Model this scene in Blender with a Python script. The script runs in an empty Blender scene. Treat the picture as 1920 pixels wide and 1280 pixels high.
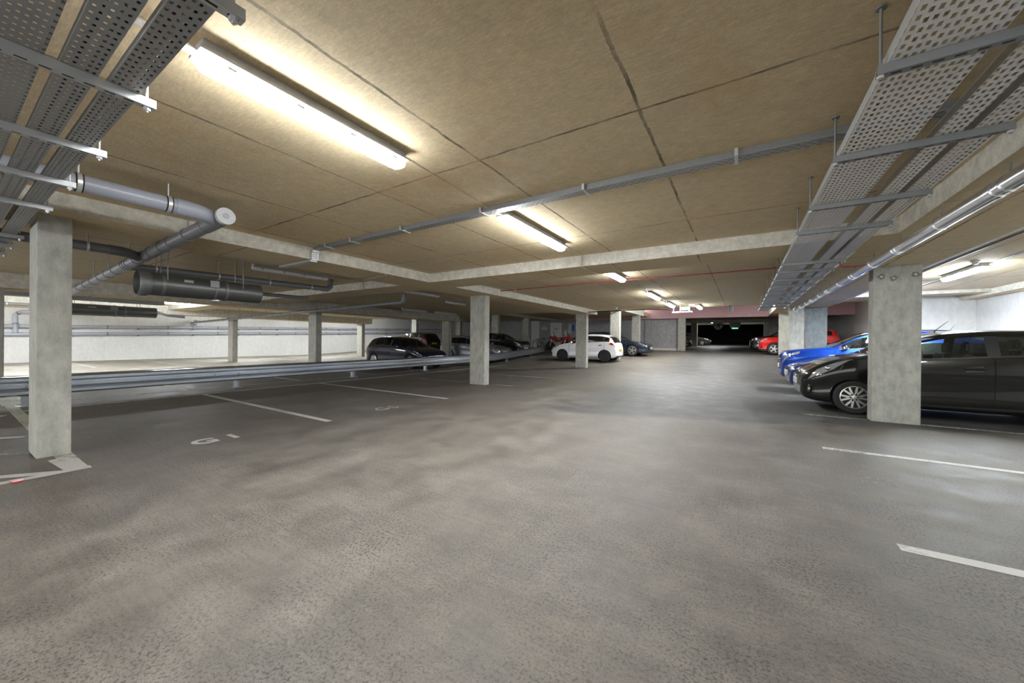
import bpy, bmesh, math, random
import numpy as np
from mathutils import Vector, Matrix
random.seed(7)
SC = bpy.context.scene
COL = SC.collection
R = math.radians
ORD = ['first','second','third','fourth','fifth','sixth','seventh','eighth','ninth','tenth','eleventh','twelfth','thirteenth','fourteenth','fifteenth','sixteenth','seventeenth','eighteenth']

# ------------------------------------------------------------------ materials
def new_mat(name):
    m = bpy.data.materials.new(name); m.use_nodes = True
    nt = m.node_tree; nt.nodes.clear()
    out = nt.nodes.new('ShaderNodeOutputMaterial')
    p = nt.nodes.new('ShaderNodeBsdfPrincipled')
    nt.links.new(p.outputs[0], out.inputs[0])
    return m, nt, p, out
def N(nt, t, **kw):
    n = nt.nodes.new(t)
    for k, v in kw.items(): setattr(n, k, v)
    return n
def M(nt, op, a, b=None, c=None):
    n = nt.nodes.new('ShaderNodeMath'); n.operation = op
    for i, v in enumerate((a, b, c)):
        if v is None: continue
        if isinstance(v, (int, float)): n.inputs[i].default_value = v
        else: nt.links.new(v, n.inputs[i])
    return n.outputs[0]
def ramp(nt, f, stops):
    n = nt.nodes.new('ShaderNodeValToRGB')
    while len(n.color_ramp.elements) < len(stops): n.color_ramp.elements.new(0.5)
    for e, (p, c) in zip(n.color_ramp.elements, stops):
        e.position = p; e.color = (c, c, c, 1) if isinstance(c, (int, float)) else (*c, 1)
    nt.links.new(f, n.inputs[0]); return n.outputs[0]
def noise(nt, vec, scale, detail=4, rough=0.6, dist=0.0):
    n = nt.nodes.new('ShaderNodeTexNoise'); n.inputs['Scale'].default_value = scale
    n.inputs['Detail'].default_value = detail; n.inputs['Roughness'].default_value = rough
    n.inputs['Distortion'].default_value = dist
    nt.links.new(vec, n.inputs['Vector']); return n.outputs['Fac']
def mixc(nt, f, a, b, mode='MIX'):
    n = nt.nodes.new('ShaderNodeMix'); n.data_type = 'RGBA'; n.blend_type = mode
    for i, v in ((0, f), (6, a), (7, b)):
        if isinstance(v, (int, float)): n.inputs[i].default_value = v
        elif isinstance(v, tuple): n.inputs[i].default_value = (*v, 1)
        else: nt.links.new(v, n.inputs[i])
    return n.outputs[2]
def pos(nt): return N(nt, 'ShaderNodeNewGeometry').outputs['Position']
def mapped(nt, vec, scale):
    n = N(nt, 'ShaderNodeMapping'); n.inputs['Scale'].default_value = scale
    nt.links.new(vec, n.inputs['Vector']); return n.outputs[0]
def bump(nt, p, h, s=0.2, d=0.01):
    b = N(nt, 'ShaderNodeBump'); b.inputs['Strength'].default_value = s; b.inputs['Distance'].default_value = d
    nt.links.new(h, b.inputs['Height']); nt.links.new(b.outputs[0], p.inputs['Normal'])
def plain(name, col, rough=0.5, metal=0.0, coat=0.0, vary=0.12, scale=40):
    m, nt, p, o = new_mat(name)
    f = noise(nt, pos(nt), scale, 3)
    c = mixc(nt, f, tuple(x*(1-vary) for x in col), tuple(min(1, x*(1+vary)) for x in col))
    nt.links.new(c, p.inputs['Base Color'])
    p.inputs['Roughness'].default_value = rough; p.inputs['Metallic'].default_value = metal
    p.inputs['Coat Weight'].default_value = coat; p.inputs['Coat Roughness'].default_value = 0.03
    return m
def paint(name, col, metal=0.0, rough=0.3):
    m, nt, p, o = new_mat(name)
    f = noise(nt, pos(nt), 700, 2)
    c = mixc(nt, f, tuple(x*.8 for x in col), tuple(min(1, x*1.25) for x in col))
    nt.links.new(c, p.inputs['Base Color'])
    p.inputs['Metallic'].default_value = metal; p.inputs['Roughness'].default_value = rough
    p.inputs['Specular IOR Level'].default_value = .1
    p.inputs['Coat Weight'].default_value = .85; p.inputs['Coat Roughness'].default_value = 0.015
    return m
def emit(name, col, s):
    m, nt, p, o = new_mat(name)
    p.inputs['Base Color'].default_value = (.8, .8, .8, 1)
    p.inputs['Emission Color'].default_value = (*col, 1); p.inputs['Emission Strength'].default_value = s
    p.inputs['Roughness'].default_value = .4
    return m
def concrete(name, a, b, stretch=(1, 1, 1), pits=0.5, big=0.7, bumpy=0.25, streak=0.0, dark=0.55, rough=0.85, fine=.75, grit=.5):
    m, nt, p, o = new_mat(name)
    P = pos(nt); S = mapped(nt, P, stretch)
    f1 = noise(nt, S, big, 5, .65, .4); f2 = noise(nt, S, 9, 6, .7); f3 = noise(nt, P, 130, 3, .7)
    c = mixc(nt, ramp(nt, f1, [(.3, 0.), (.7, 1.)]), a, b)
    c = mixc(nt, fine, c, ramp(nt, f2, [(.28, .42), (.72, 1.)]), 'MULTIPLY')
    c = mixc(nt, grit, c, ramp(nt, f3, [(.3, .45), (.7, 1.)]), 'MULTIPLY')
    v = N(nt, 'ShaderNodeTexVoronoi'); v.inputs['Scale'].default_value = 26; nt.links.new(P, v.inputs['Vector'])
    pit = ramp(nt, v.outputs['Distance'], [(.06, 1.), (.13, 0.)])
    gate = ramp(nt, noise(nt, P, 3.2, 3), [(.5, 0.), (.62, 1.)])
    pit = M(nt, 'MULTIPLY', M(nt, 'MULTIPLY', pit, gate), pits)
    c = mixc(nt, pit, c, tuple(x*.3 for x in a))
    if streak:
        g = noise(nt, mapped(nt, P, (5, 5, .35)), 1.4, 5, .7)
        c = mixc(nt, M(nt, 'MULTIPLY', ramp(nt, g, [(.5, 0.), (.75, 1.)]), streak), c, tuple(x*dark for x in b))
    nt.links.new(c, p.inputs['Base Color']); p.inputs['Roughness'].default_value = rough
    bump(nt, p, M(nt, 'SUBTRACT', f2, M(nt, 'MULTIPLY', pit, 1.5)), bumpy, .01)
    return m, nt, p, c
def line_mask(nt, coord, period, off, width, wob=None):
    x = M(nt, 'ADD', coord, -off)
    if wob is not None: x = M(nt, 'ADD', x, wob)
    q = M(nt, 'ABSOLUTE', M(nt, 'SUBTRACT', M(nt, 'FRACT', M(nt, 'ADD', M(nt, 'DIVIDE', x, period), .5)), .5))
    return M(nt, 'LESS_THAN', q, width/period)

MAT = {}
def ceiling_mat(name, a, b):
    m, nt, p, c = concrete(name, a, b, (1, 1, 1), .25, .55, .12, 0, fine=.32, grit=.38)
    P = pos(nt); s = N(nt, 'ShaderNodeSeparateXYZ'); nt.links.new(P, s.inputs[0])
    g = noise(nt, mapped(nt, P, (14, 60, 14)), 1.2, 5, .75)           # fine ply grain left by the formwork
    c = mixc(nt, .45, c, ramp(nt, g, [(.3, .45), (.68, 1.)]), 'MULTIPLY')
    w = M(nt, 'MULTIPLY', M(nt, 'SUBTRACT', noise(nt, P, 3, 5, .7), .5), .05)
    lx = line_mask(nt, s.outputs[0], 1.265, -.565, .011, w)
    ly = line_mask(nt, s.outputs[1], 2.46, 2.395, .010, w)
    k = M(nt, 'MULTIPLY', M(nt, 'MAXIMUM', lx, ly), ramp(nt, noise(nt, P, 1.7, 5, .7), [(.34, .1), (.6, .85)]))
    c = mixc(nt, k, c, (.07, .06, .045))
    r = ramp(nt, noise(nt, mapped(nt, P, (1, .6, 1)), 1.1, 5, .6), [(.56, 0.), (.74, .55)])  # rusty damp blotches
    c = mixc(nt, r, c, (.62, .40, .19))
    nt.links.new(c, p.inputs['Base Color'])
    return m
MAT['ceiling'] = ceiling_mat('formwork_concrete', (1., .805, .50), (.93, .775, .52))
MAT['beam'] = concrete('pale_cast_concrete', (.95, .91, .79), (.82, .79, .69), (1, 1, 1), .9, 1.2, .3, 0)[0]
MAT['pillar'] = concrete('grey_column_concrete', (.60, .595, .52), (.49, .485, .43), (1, 1, .5), .85, 1.1, .3, .35)[0]
MAT['pillarb'] = concrete('bluish_column_concrete', (.36, .39, .41), (.30, .33, .345), (1, 1, .6), 1., 1.1, .3, .2)[0]
MAT['wall'] = concrete('pale_wall_concrete', (.93, .93, .92), (.80, .80, .78), (1, 1, .6), .25, .5, .06, .5, .72, .85, .3)[0]
MAT['greywall'] = concrete('grey_wall_concrete', (.52, .52, .52), (.45, .45, .46), (1, 1, .7), .3, .6, .1, .3)[0]
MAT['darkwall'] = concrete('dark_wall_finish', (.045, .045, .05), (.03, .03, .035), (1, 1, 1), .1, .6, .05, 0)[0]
MAT['pink'] = plain('dusty_pink_paint', (.50, .30, .32), .6, vary=.1, scale=5)

def floor_mat():
    m, nt, p, o = new_mat('brushed_floor_concrete')
    P = pos(nt); s = N(nt, 'ShaderNodeSeparateXYZ'); nt.links.new(P, s.inputs[0]); x, y = s.outputs[0], s.outputs[1]
    big = noise(nt, P, .42, 6, .62, .6); mid = noise(nt, P, 2.4, 6, .68)
    sp = noise(nt, P, 66, 4, .72); sp2 = noise(nt, P, 210, 3, .75)
    st = noise(nt, mapped(nt, P, (2.2, 34, 1)), 1.0, 5, .7); st2 = noise(nt, mapped(nt, P, (26, 1.7, 1)), 1.0, 5, .7)
    c = mixc(nt, ramp(nt, big, [(.32, 0.), (.68, 1.)]), (.225, .195, .158), (.30, .275, .238))
    # later slab beyond the pour joint: cooler grey
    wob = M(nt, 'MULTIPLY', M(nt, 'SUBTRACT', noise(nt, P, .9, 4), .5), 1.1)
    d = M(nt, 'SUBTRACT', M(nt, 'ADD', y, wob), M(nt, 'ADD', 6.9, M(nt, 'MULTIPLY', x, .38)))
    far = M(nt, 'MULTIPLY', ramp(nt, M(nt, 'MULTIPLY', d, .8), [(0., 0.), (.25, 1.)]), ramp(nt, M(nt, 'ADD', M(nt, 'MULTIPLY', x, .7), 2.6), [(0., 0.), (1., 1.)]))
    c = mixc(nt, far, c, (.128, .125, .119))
    # darker brown tone in the bays left of the aisle, broken up by noise
    wl = M(nt, 'MULTIPLY', ramp(nt, M(nt, 'MULTIPLY', M(nt, 'ADD', x, 4.6), -.55), [(0., 0.), (1., 1.)]), ramp(nt, mid, [(.3, .35), (.65, 1.)]))
    c = mixc(nt, M(nt, 'MULTIPLY', wl, .66), c, (.20, .172, .148))
    wall = ramp(nt, M(nt, 'MULTIPLY', M(nt, 'ADD', x, 17.), -.25), [(0., 0.), (1., 1.)])  # floor lightened towards the left wall: its lit zone painted into the colour
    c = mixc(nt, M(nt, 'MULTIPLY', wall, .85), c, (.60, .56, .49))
    oil = ramp(nt, noise(nt, P, .8, 5, .6, .3), [(.55, 0.), (.70, .5)])
    c = mixc(nt, oil, c, (.16, .14, .115))
    c = mixc(nt, .8, c, ramp(nt, mid, [(.32, .42), (.64, 1.)]), 'MULTIPLY')
    gate = ramp(nt, noise(nt, P, 1.1, 5, .7), [(.36, .15), (.64, 1.)])
    c = mixc(nt, M(nt, 'MULTIPLY', gate, .85), c, ramp(nt, sp, [(.40, .08), (.5, 1.)]), 'MULTIPLY')
    c = mixc(nt, .7, c, ramp(nt, sp2, [(.34, .35), (.62, 1.)]), 'MULTIPLY')
    c = mixc(nt, .38, c, ramp(nt, st, [(.3, .5), (.66, 1.)]), 'MULTIPLY')
    c = mixc(nt, .22, c, ramp(nt, st2, [(.3, .6), (.66, 1.)]), 'MULTIPLY')
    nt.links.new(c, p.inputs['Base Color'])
    nt.links.new(ramp(nt, mid, [(.3, .5), (.7, .8)]), p.inputs['Roughness'])
    h = M(nt, 'ADD', M(nt, 'MULTIPLY', sp, .5), M(nt, 'ADD', st, M(nt, 'MULTIPLY', sp2, .4)))
    bump(nt, p, h, .15, .006)
    return m
MAT['floor'] = floor_mat()
def worn(name, col, low, high):
    m, nt, p, o = new_mat(name)
    P = pos(nt); f = noise(nt, P, 14, 6, .75); g = noise(nt, P, 1.1, 4)
    k = M(nt, 'ADD', f, M(nt, 'MULTIPLY', M(nt, 'SUBTRACT', g, .5), .9))
    a = ramp(nt, k, [(low, 0.), (high, 1.)])
    c = mixc(nt, noise(nt, P, 60, 3), tuple(x*.75 for x in col), col)
    nt.links.new(c, p.inputs['Base Color']); p.inputs['Roughness'].default_value = .7
    nt.links.new(a, p.inputs['Alpha'])
    return m
MAT['line'] = worn('worn_white_line_paint', (.58, .57, .53), .15, .46)
MAT['linef'] = worn('faded_white_line_paint', (.44, .43, .395), .38, .66)
MAT['linegreen'] = worn('pale_hatching_paint', (.50, .54, .44), .2, .48)
MAT['linefaint'] = worn('nearly_gone_line_paint', (.34, .335, .31), .44, .74)

def perforated(name, along, col, pa=.052, sa=.029, pc=.0265, wc=.0145, grp=3):
    m, nt, p, o = new_mat(name)
    P = pos(nt); s = N(nt, 'ShaderNodeSeparateXYZ'); nt.links.new(P, s.inputs[0])
    a, c = (s.outputs[1], s.outputs[0]) if along == 'y' else (s.outputs[0], s.outputs[1])
    row = M(nt, 'FLOOR', M(nt, 'DIVIDE', c, pc))
    g = M(nt, 'FRACT', M(nt, 'MULTIPLY', M(nt, 'FLOOR', M(nt, 'DIVIDE', row, grp)), .5))
    fa = M(nt, 'FRACT', M(nt, 'ADD', M(nt, 'DIVIDE', a, pa), g))
    fc = M(nt, 'FRACT', M(nt, 'DIVIDE', c, pc))
    ha = M(nt, 'LESS_THAN', M(nt, 'ABSOLUTE', M(nt, 'SUBTRACT', fa, .5)), sa/pa/2)
    hc = M(nt, 'LESS_THAN', M(nt, 'ABSOLUTE', M(nt, 'SUBTRACT', fc, .5)), wc/pc/2)
    nrm = N(nt, 'ShaderNodeNewGeometry').outputs['Normal']; sn = N(nt, 'ShaderNodeSeparateXYZ'); nt.links.new(nrm, sn.inputs[0])
    flat = M(nt, 'GREATER_THAN', M(nt, 'ABSOLUTE', sn.outputs[2]), .7)
    hole = M(nt, 'MULTIPLY', M(nt, 'MULTIPLY', ha, hc), flat)
    nt.links.new(M(nt, 'SUBTRACT', 1., hole), p.inputs['Alpha'])
    f = noise(nt, P, 18, 4, .7)
    nt.links.new(mixc(nt, f, tuple(x*.8 for x in col), col), p.inputs['Base Color'])
    p.inputs['Metallic'].default_value = .3; p.inputs['Roughness'].default_value = .45
    return m
MAT['perf_y'] = perforated('perforated_galvanised_sheet', 'y', (1., 1., 1.))
MAT['perf_x'] = perforated('perforated_galvanised_tray_sheet', 'x', (.36, .37, .37), .05, .016, .02, .010, 2)
MAT['perf_c'] = perforated('perforated_galvanised_channel', 'x', (.46, .47, .47), .06, .03, .03, .009, 1)
MAT['stain2'] = plain('dark_repair_mortar', (.20, .19, .17), .8, vary=.3)
MAT['galv'] = plain('galvanised_steel', (.55, .57, .58), .4, .7, scale=25)
MAT['galvdark'] = plain('dull_galvanised_steel', (.26, .27, .27), .5, .6, scale=25)
def slotted(name, col, axis):
    m, nt, p, o = new_mat(name)
    tc = N(nt, 'ShaderNodeTexCoord'); s = N(nt, 'ShaderNodeSeparateXYZ'); nt.links.new(tc.outputs['Object'], s.inputs[0])
    a, b = (s.outputs[0], s.outputs[1]) if axis == 'x' else (s.outputs[1], s.outputs[0])
    la = M(nt, 'LESS_THAN', M(nt, 'FRACT', M(nt, 'DIVIDE', M(nt, 'ADD', a, 10.), .062)), .55)
    nb_ = M(nt, 'LESS_THAN', M(nt, 'ABSOLUTE', b), .006)
    k = M(nt, 'MULTIPLY', la, nb_)
    f = noise(nt, pos(nt), 25, 3)
    c = mixc(nt, f, tuple(x*.85 for x in col), col)
    nt.links.new(mixc(nt, k, c, (.015, .015, .015)), p.inputs['Base Color'])
    p.inputs['Metallic'].default_value = .5; p.inputs['Roughness'].default_value = .45
    return m
MAT['strut_x'] = slotted('slotted_dull_strut_steel', (.27, .28, .28), 'x')
MAT['strut_y'] = slotted('slotted_galvanised_strut_steel', (.55, .57, .58), 'y')
MAT['zinc'] = plain('bright_zinc_steel', (.72, .73, .73), .35, .6)
MAT['rail'] = plain('weathered_barrier_steel', (.46, .49, .53), .27, .9, scale=8)
MAT['fan'] = plain('fan_casing_steel', (.17, .175, .17), .38, .6, scale=6)
MAT['silver'] = plain('foil_pipe_lagging', (.78, .79, .80), .22, .85, vary=.2, scale=14)
MAT['pvc'] = plain('grey_plastic_pipe', (.36, .38, .44), .32, scale=10, vary=.06)
MAT['pvcdark'] = plain('dark_grey_plastic_pipe', (.17, .175, .19), .35, scale=10, vary=.06)
MAT['pvclight'] = plain('light_grey_plastic_cap', (.55, .56, .58), .4)
MAT['rubber'] = plain('black_rubber', (.018, .018, .018), .75)
MAT['blackpl'] = plain('black_plastic', (.025, .025, .027), .45)
MAT['greypl'] = plain('grey_fitting_plastic', (.40, .41, .42), .5)
MAT['whitepl'] = plain('white_plastic', (.75, .75, .73), .45)
MAT['whitedoor'] = plain('white_painted_steel', (.62, .62, .64), .5, vary=.08, scale=3)
MAT['red'] = plain('red_gloss_paint', (.42, .035, .03), .35)
MAT['redpipe'] = plain('dull_red_pipe_paint', (.30, .05, .05), .5)
MAT['cream'] = plain('cream_cable', (.60, .54, .42), .5)
MAT['bluepl'] = plain('blue_plastic', (.05, .12, .5), .4)
MAT['olive'] = plain('olive_painted_frame', (.20, .22, .15), .5)
MAT['chrome'] = plain('chrome_trim', (.75, .76, .78), .12, 1.0, vary=.05)
MAT['alloy'] = plain('silver_alloy', (.62, .61, .58), .28, .8, vary=.06)
MAT['alloyblack'] = plain('black_alloy', (.03, .03, .032), .3, .5)
def plate(name, col):
    m, nt, p, o = new_mat(name)
    tc = N(nt, 'ShaderNodeTexCoord'); s = N(nt, 'ShaderNodeSeparateXYZ'); nt.links.new(tc.outputs['Object'], s.inputs[0])
    y, z = s.outputs[1], s.outputs[2]
    fy = M(nt, 'FRACT', M(nt, 'DIVIDE', M(nt, 'ADD', y, 10.), .066))
    k = M(nt, 'MULTIPLY', M(nt, 'LESS_THAN', fy, .62), M(nt, 'LESS_THAN', M(nt, 'ABSOLUTE', z), .034))
    k = M(nt, 'MULTIPLY', k, M(nt, 'LESS_THAN', M(nt, 'ABSOLUTE', y), .215))
    g = ramp(nt, noise(nt, tc.outputs['Object'], 60, 2), [(.42, 0.), (.5, 1.)])
    nt.links.new(mixc(nt, M(nt, 'MULTIPLY', k, g), col, (.02, .02, .02)), p.inputs['Base Color'])
    p.inputs['Roughness'].default_value = .35
    return m
MAT['platey'] = plate('yellow_number_plate', (.75, .55, .02))
MAT['platew'] = plate('white_number_plate', (.75, .75, .72))
MAT['gap'] = plain('shadow_gap', (.0025, .0025, .0025), .95)
MAT['ink'] = plain('black_plate_ink', (.02, .02, .02), .4)
MAT['seat'] = plain('dark_seat_fabric', (.035, .035, .04), .8)
MAT['lamp'] = emit('lit_lamp_diffuser', (.96, .985, 1.0), 27)
MAT['lampside'] = emit('lit_lamp_side_cover', (.96, .985, 1.0), 9)
MAT['lampb'] = emit('lit_bright_side_bay_diffuser', (.86, .93, 1.0), 88)
MAT['lampfar'] = emit('lit_far_lamp_diffuser', (.90, .96, 1.0), 36)
MAT['lampr'] = emit('lit_side_bay_diffuser', (.85, .94, 1.0), 20)
MAT['lamphigh'] = emit('added_high_lamp_diffuser', (.96, .985, 1.0), 75)  # for the unseen lamps added over the rising aisle
MAT['unlit'] = plain('unlit_lamp_diffuser', (.80, .80, .77), .35)
MAT['green'] = emit('lit_green_exit_sign', (.05, .8, .5), .10)
MAT['exit'] = emit('lit_pale_green_sign', (.62, 1.0, .82), .07); MAT['exit'].node_tree.nodes['Principled BSDF'].inputs['Base Color'].default_value = (.16, .27, .21, 1)
MAT['redlens'] = plain('red_lamp_lens', (.35, .012, .012), .15, coat=1.)
MAT['lens'] = plain('clear_lamp_lens', (.34, .35, .36), .12, .35, coat=1., vary=.35, scale=22)
MAT['amber'] = plain('orange_lens', (.7, .22, .02), .25)
def glass(name, tint, tr):
    m, nt, p, o = new_mat(name); nt.nodes.remove(p)
    g = N(nt, 'ShaderNodeBsdfGlossy'); g.inputs['Roughness'].default_value = .02; g.inputs['Color'].default_value = (.9, .95, 1, 1)
    d = N(nt, 'ShaderNodeBsdfDiffuse'); d.inputs['Color'].default_value = (.012, .014, .014, 1)
    t = N(nt, 'ShaderNodeBsdfTransparent'); t.inputs['Color'].default_value = (*tint, 1)
    m1 = N(nt, 'ShaderNodeMixShader'); m1.inputs[0].default_value = tr
    nt.links.new(d.outputs[0], m1.inputs[1]); nt.links.new(t.outputs[0], m1.inputs[2])
    fr = N(nt, 'ShaderNodeFresnel'); fr.inputs[0].default_value = 1.5
    m2 = N(nt, 'ShaderNodeMixShader'); nt.links.new(M(nt, 'ADD', fr.outputs[0], .03), m2.inputs[0])
    nt.links.new(m1.outputs[0], m2.inputs[1]); nt.links.new(g.outputs[0], m2.inputs[2])
    nt.links.new(m2.outputs[0], o.inputs[0]); return m
MAT['glass'] = glass('tinted_car_glass', (.80, .90, .88), .93)
MAT['darkglass'] = glass('dark_privacy_glass', (.25, .28, .28), .5)

# ------------------------------------------------------------------ helpers
def link(o): COL.objects.link(o); return o
def obj(name, bm, mat, parent=None, smooth=None):
    me = bpy.data.meshes.new(name); bm.normal_update(); bm.to_mesh(me); bm.free()
    for m in (mat if isinstance(mat, (list, tuple)) else [mat]): me.materials.append(m)
    if smooth is not None:
        for p in me.polygons: p.use_smooth = True
        me.set_sharp_from_angle(angle=R(smooth))
    o = link(bpy.data.objects.new(name, me))
    if parent is not None: o.parent = parent
    return o
def tag(o, label, cat, group=None, kind=None):
    o['label'] = label; o['category'] = cat
    if group: o['group'] = group
    if kind: o['kind'] = kind
    return o
def thing(name, label, cat, loc=(0, 0, 0), rz=0, group=None):
    o = link(bpy.data.objects.new(name, None)); o.empty_display_size = .1
    o.location = loc; o.rotation_euler = (0, 0, rz)
    return tag(o, label, cat, group)
def struct(name, bm, mat, parent=None, label=None, smooth=None):
    o = obj(name, bm, mat, parent, smooth)
    if parent is None: o['kind'] = 'structure'
    if label: o['label'] = label
    return o
def dup(root, loc, rz=None, label=None, group=None):
    r = link(root.copy()); r.location = loc
    if rz is not None: r.rotation_euler = (0, 0, rz)
    if label: r['label'] = label
    if group: r['group'] = group
    for ch in list(root.children):
        c = link(ch.copy()); c.parent = r
        for g in list(ch.children):
            d = link(g.copy()); d.parent = c
    return r
def nb(): return bmesh.new()
def box(bm, x0, x1, y0, y1, z0, z1, bev=0):
    vs = [bm.verts.new((x, y, z)) for z in (z0, z1) for y in (y0, y1) for x in (x0, x1)]
    F = [(0, 2, 3, 1), (4, 5, 7, 6), (0, 1, 5, 4), (2, 6, 7, 3), (0, 4, 6, 2), (1, 3, 7, 5)]
    fs = [bm.faces.new([vs[i] for i in f]) for f in F]
    if bev:
        es = list({e for f in fs for e in f.edges})
        bmesh.ops.bevel(bm, geom=es, offset=bev, segments=2, affect='EDGES', profile=.7)
    return bm
def frame_of(d):
    d = Vector(d).normalized(); u = Vector((0, 0, 1)) if abs(d.z) < .95 else Vector((1, 0, 0))
    a = d.cross(u).normalized(); return a, a.cross(d).normalized()
def tube(bm, pts, r, seg=12, cap=True):
    pts = [Vector(p) for p in pts]; rs = r if isinstance(r, (list, tuple)) else [r]*len(pts)
    rings = []; n = len(pts); a = None
    for i, p in enumerate(pts):
        if i == 0: d = pts[1]-p
        elif i == n-1: d = p-pts[i-1]
        else: d = (pts[i+1]-p).normalized()+(p-pts[i-1]).normalized()
        d.normalize()
        if a is None: a, b = frame_of(d)
        else:
            a = (a-d*a.dot(d)).normalized(); b = a.cross(d).normalized()
        rings.append([bm.verts.new(p+(a*math.cos(t)+b*math.sin(t))*rs[i]) for t in [2*math.pi*k/seg for k in range(seg)]])
    for i in range(n-1):
        for k in range(seg):
            bm.faces.new([rings[i][k], rings[i][(k+1) % seg], rings[i+1][(k+1) % seg], rings[i+1][k]])
    if cap:
        bm.faces.new(rings[0][::-1]); bm.faces.new(rings[-1])
    return bm
def arc(p0, corner, p1, r, n=6):
    """points rounding a corner between two straight runs"""
    p0, c, p1 = Vector(p0), Vector(corner), Vector(p1)
    a = (p0-c).normalized(); b = (p1-c).normalized(); s = c+a*r; e = c+b*r
    return [(s*(1-t)**2+c*2*t*(1-t)+e*t*t) for t in [k/n for k in range(n+1)]]
def lathe(bm, prof, seg=24, axis='y', at=(0, 0, 0), ph=0, ring=False):
    """prof: list of (radius, offset along axis)"""
    rings = []
    for r, h in prof:
        rg = []
        for k in range(seg):
            t = 2*math.pi*k/seg+ph; c, s = r*math.cos(t), r*math.sin(t)
            v = {'y': (c, h, s), 'x': (h, c, s), 'z': (c, s, h)}[axis]
            rg.append(bm.verts.new((v[0]+at[0], v[1]+at[1], v[2]+at[2])))
        rings.append(rg)
    for i in range(len(rings)-1):
        for k in range(seg):
            bm.faces.new([rings[i][k], rings[i][(k+1) % seg], rings[i+1][(k+1) % seg], rings[i+1][k]])
    if ring:
        for k in range(seg): bm.faces.new([rings[-1][k], rings[-1][(k+1) % seg], rings[0][(k+1) % seg], rings[0][k]])
    else: bm.faces.new(rings[0][::-1]); bm.faces.new(rings[-1])
    bmesh.ops.recalc_face_normals(bm, faces=bm.faces[:])
    return bm
def prism(bm, pts, z0, z1):
    lo = [bm.verts.new((x, y, z0)) for x, y in pts]; hi = [bm.verts.new((x, y, z1)) for x, y in pts]
    n = len(pts)
    bm.faces.new(lo[::-1]); bm.faces.new(hi)
    for i in range(n): bm.faces.new([lo[i], lo[(i+1) % n], hi[(i+1) % n], hi[i]])
    return bm
def fz(y):
    P = [(-9, 0), (16, 0), (29, .56), (62, 1.2)]
    for (a, za), (b, zb) in zip(P, P[1:]):
        if y <= b: return za+(zb-za)*max(0, (y-a))/(b-a)
    return P[-1][1]
ZC, ZB = 2.75, 2.56       # slab and beam undersides

# ------------------------------------------------------------------ setting
bm = nb(); prev = None
for y in (-6, 16, 29, 62):
    row = [bm.verts.new((x, y, fz(y)-dz)) for dz in (0, .25) for x in (-29.4, 6.2)]
    if prev:
        a, b = prev, row
        for q in ((a[0], a[1], b[1], b[0]), (a[2], b[2], b[3], a[3]), (a[0], b[0], b[2], a[2]), (a[1], a[3], b[3], b[1])): bm.faces.new(q)
    else: bm.faces.new((row[0], row[2], row[3], row[1]))
    prev = row
bm.faces.new((prev[0], prev[1], prev[3], prev[2]))
bmesh.ops.recalc_face_normals(bm, faces=bm.faces[:])
FLOOR = struct('floor', bm, MAT['floor'])

struct('ceiling', box(nb(), -29.4, 6.2, -6, 17.2, ZC, ZC+.35), MAT['ceiling'])
def beam(x0, x1, y0, y1, z0=ZB, z1=ZC+.02, mats=None):
    bm = box(nb(), x0, x1, y0, y1, z0, z1, .008); bm.normal_update()
    for f in bm.faces: f.material_index = 0 if abs(f.normal.z) > .6 else 1
    return struct('ceiling_beam', bm, mats or [MAT['ceiling'], MAT['beam']])
beam(-6.9, -5.91, -6, 5.95); beam(-6.9, -5.91, 6.82, 17.12)
beam(-14.5, 1.33, 5.95, 6.82); beam(-22.7, -15.55, 5.95, 6.82)
beam(1.52, 2.57, -6, 5.95); beam(1.33, 2.57, 5.95, 17.12)
for x in (-15., -23.2):
    zb_ = 2.40 if x > -20 else 2.36
    beam(x-.55, x+.5, -6, 17.12, zb_)
beam(5.45, 5.8, 13.2, 16.3, 2.6)
beam(2.57, 5.8, 14.6, 15.1, 2.66)
# rising far half of the garage
struct('ceiling', box(nb(), -29.4, -6.4, 17.2, 31.6, 3.30, 3.6), MAT['ceiling'])
struct('ceiling', box(nb(), -6.4, 6.2, 17.2, 31.0, 4.08, 4.4), MAT['ceiling'])
bm = nb()
vs = [bm.verts.new(v) for v in ((-14, 31, 3.25), (6.2, 31, 3.25), (6.2, 62, 3.86), (-14, 62, 3.86), (-14, 31, 3.55), (6.2, 31, 3.55), (6.2, 62, 4.1), (-14, 62, 4.1))]
for q in ((0, 1, 2, 3), (7, 6, 5, 4), (0, 4, 5, 1), (1, 5, 6, 2), (2, 6, 7, 3), (3, 7, 4, 0)): bm.faces.new([vs[i] for i in q])
bmesh.ops.recalc_face_normals(bm, faces=bm.faces[:])
struct('ceiling', bm, MAT['ceiling'])
beam(-6.9, -6.0, 17.9, 27.5, 3.12, 4.3)
beam(-15.5, -14.5, 17.9, 31, 3.10, 3.4); beam(-23.7, -22.7, 17.9, 31, 3.10, 3.4)
beam(1.52, 2.57, 17.2, 30.9, 3.13, 4.2)
pk = beam(-14.5, 6.0, 30.95, 31.4, 3.12, 4.2, [MAT['pink'], MAT['pink']]); pk['label'] = 'pink painted deep beam over the far opening'
beam(-14, 6.0, 40, 40.6, 3.2, 3.6); beam(-14, 6., 50, 50.6, 3.4, 3.8)
def wall(name, x0, x1, y0, y1, z0, z1, m): return struct(name, box(nb(), x0, x1, y0, y1, z0, z1), m)
wall('wall_left', -29.4, -29.2, -6, 31.4, -.2, 3.45, MAT['wall'])
wall('wall_back', -29.2, -4.2, 31.4, 31.7, .3, 4.2, MAT['greywall'])
wall('wall_right', 5.8, 6.0, -6, 16.3, -.2, 2.9, MAT['wall'])
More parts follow.
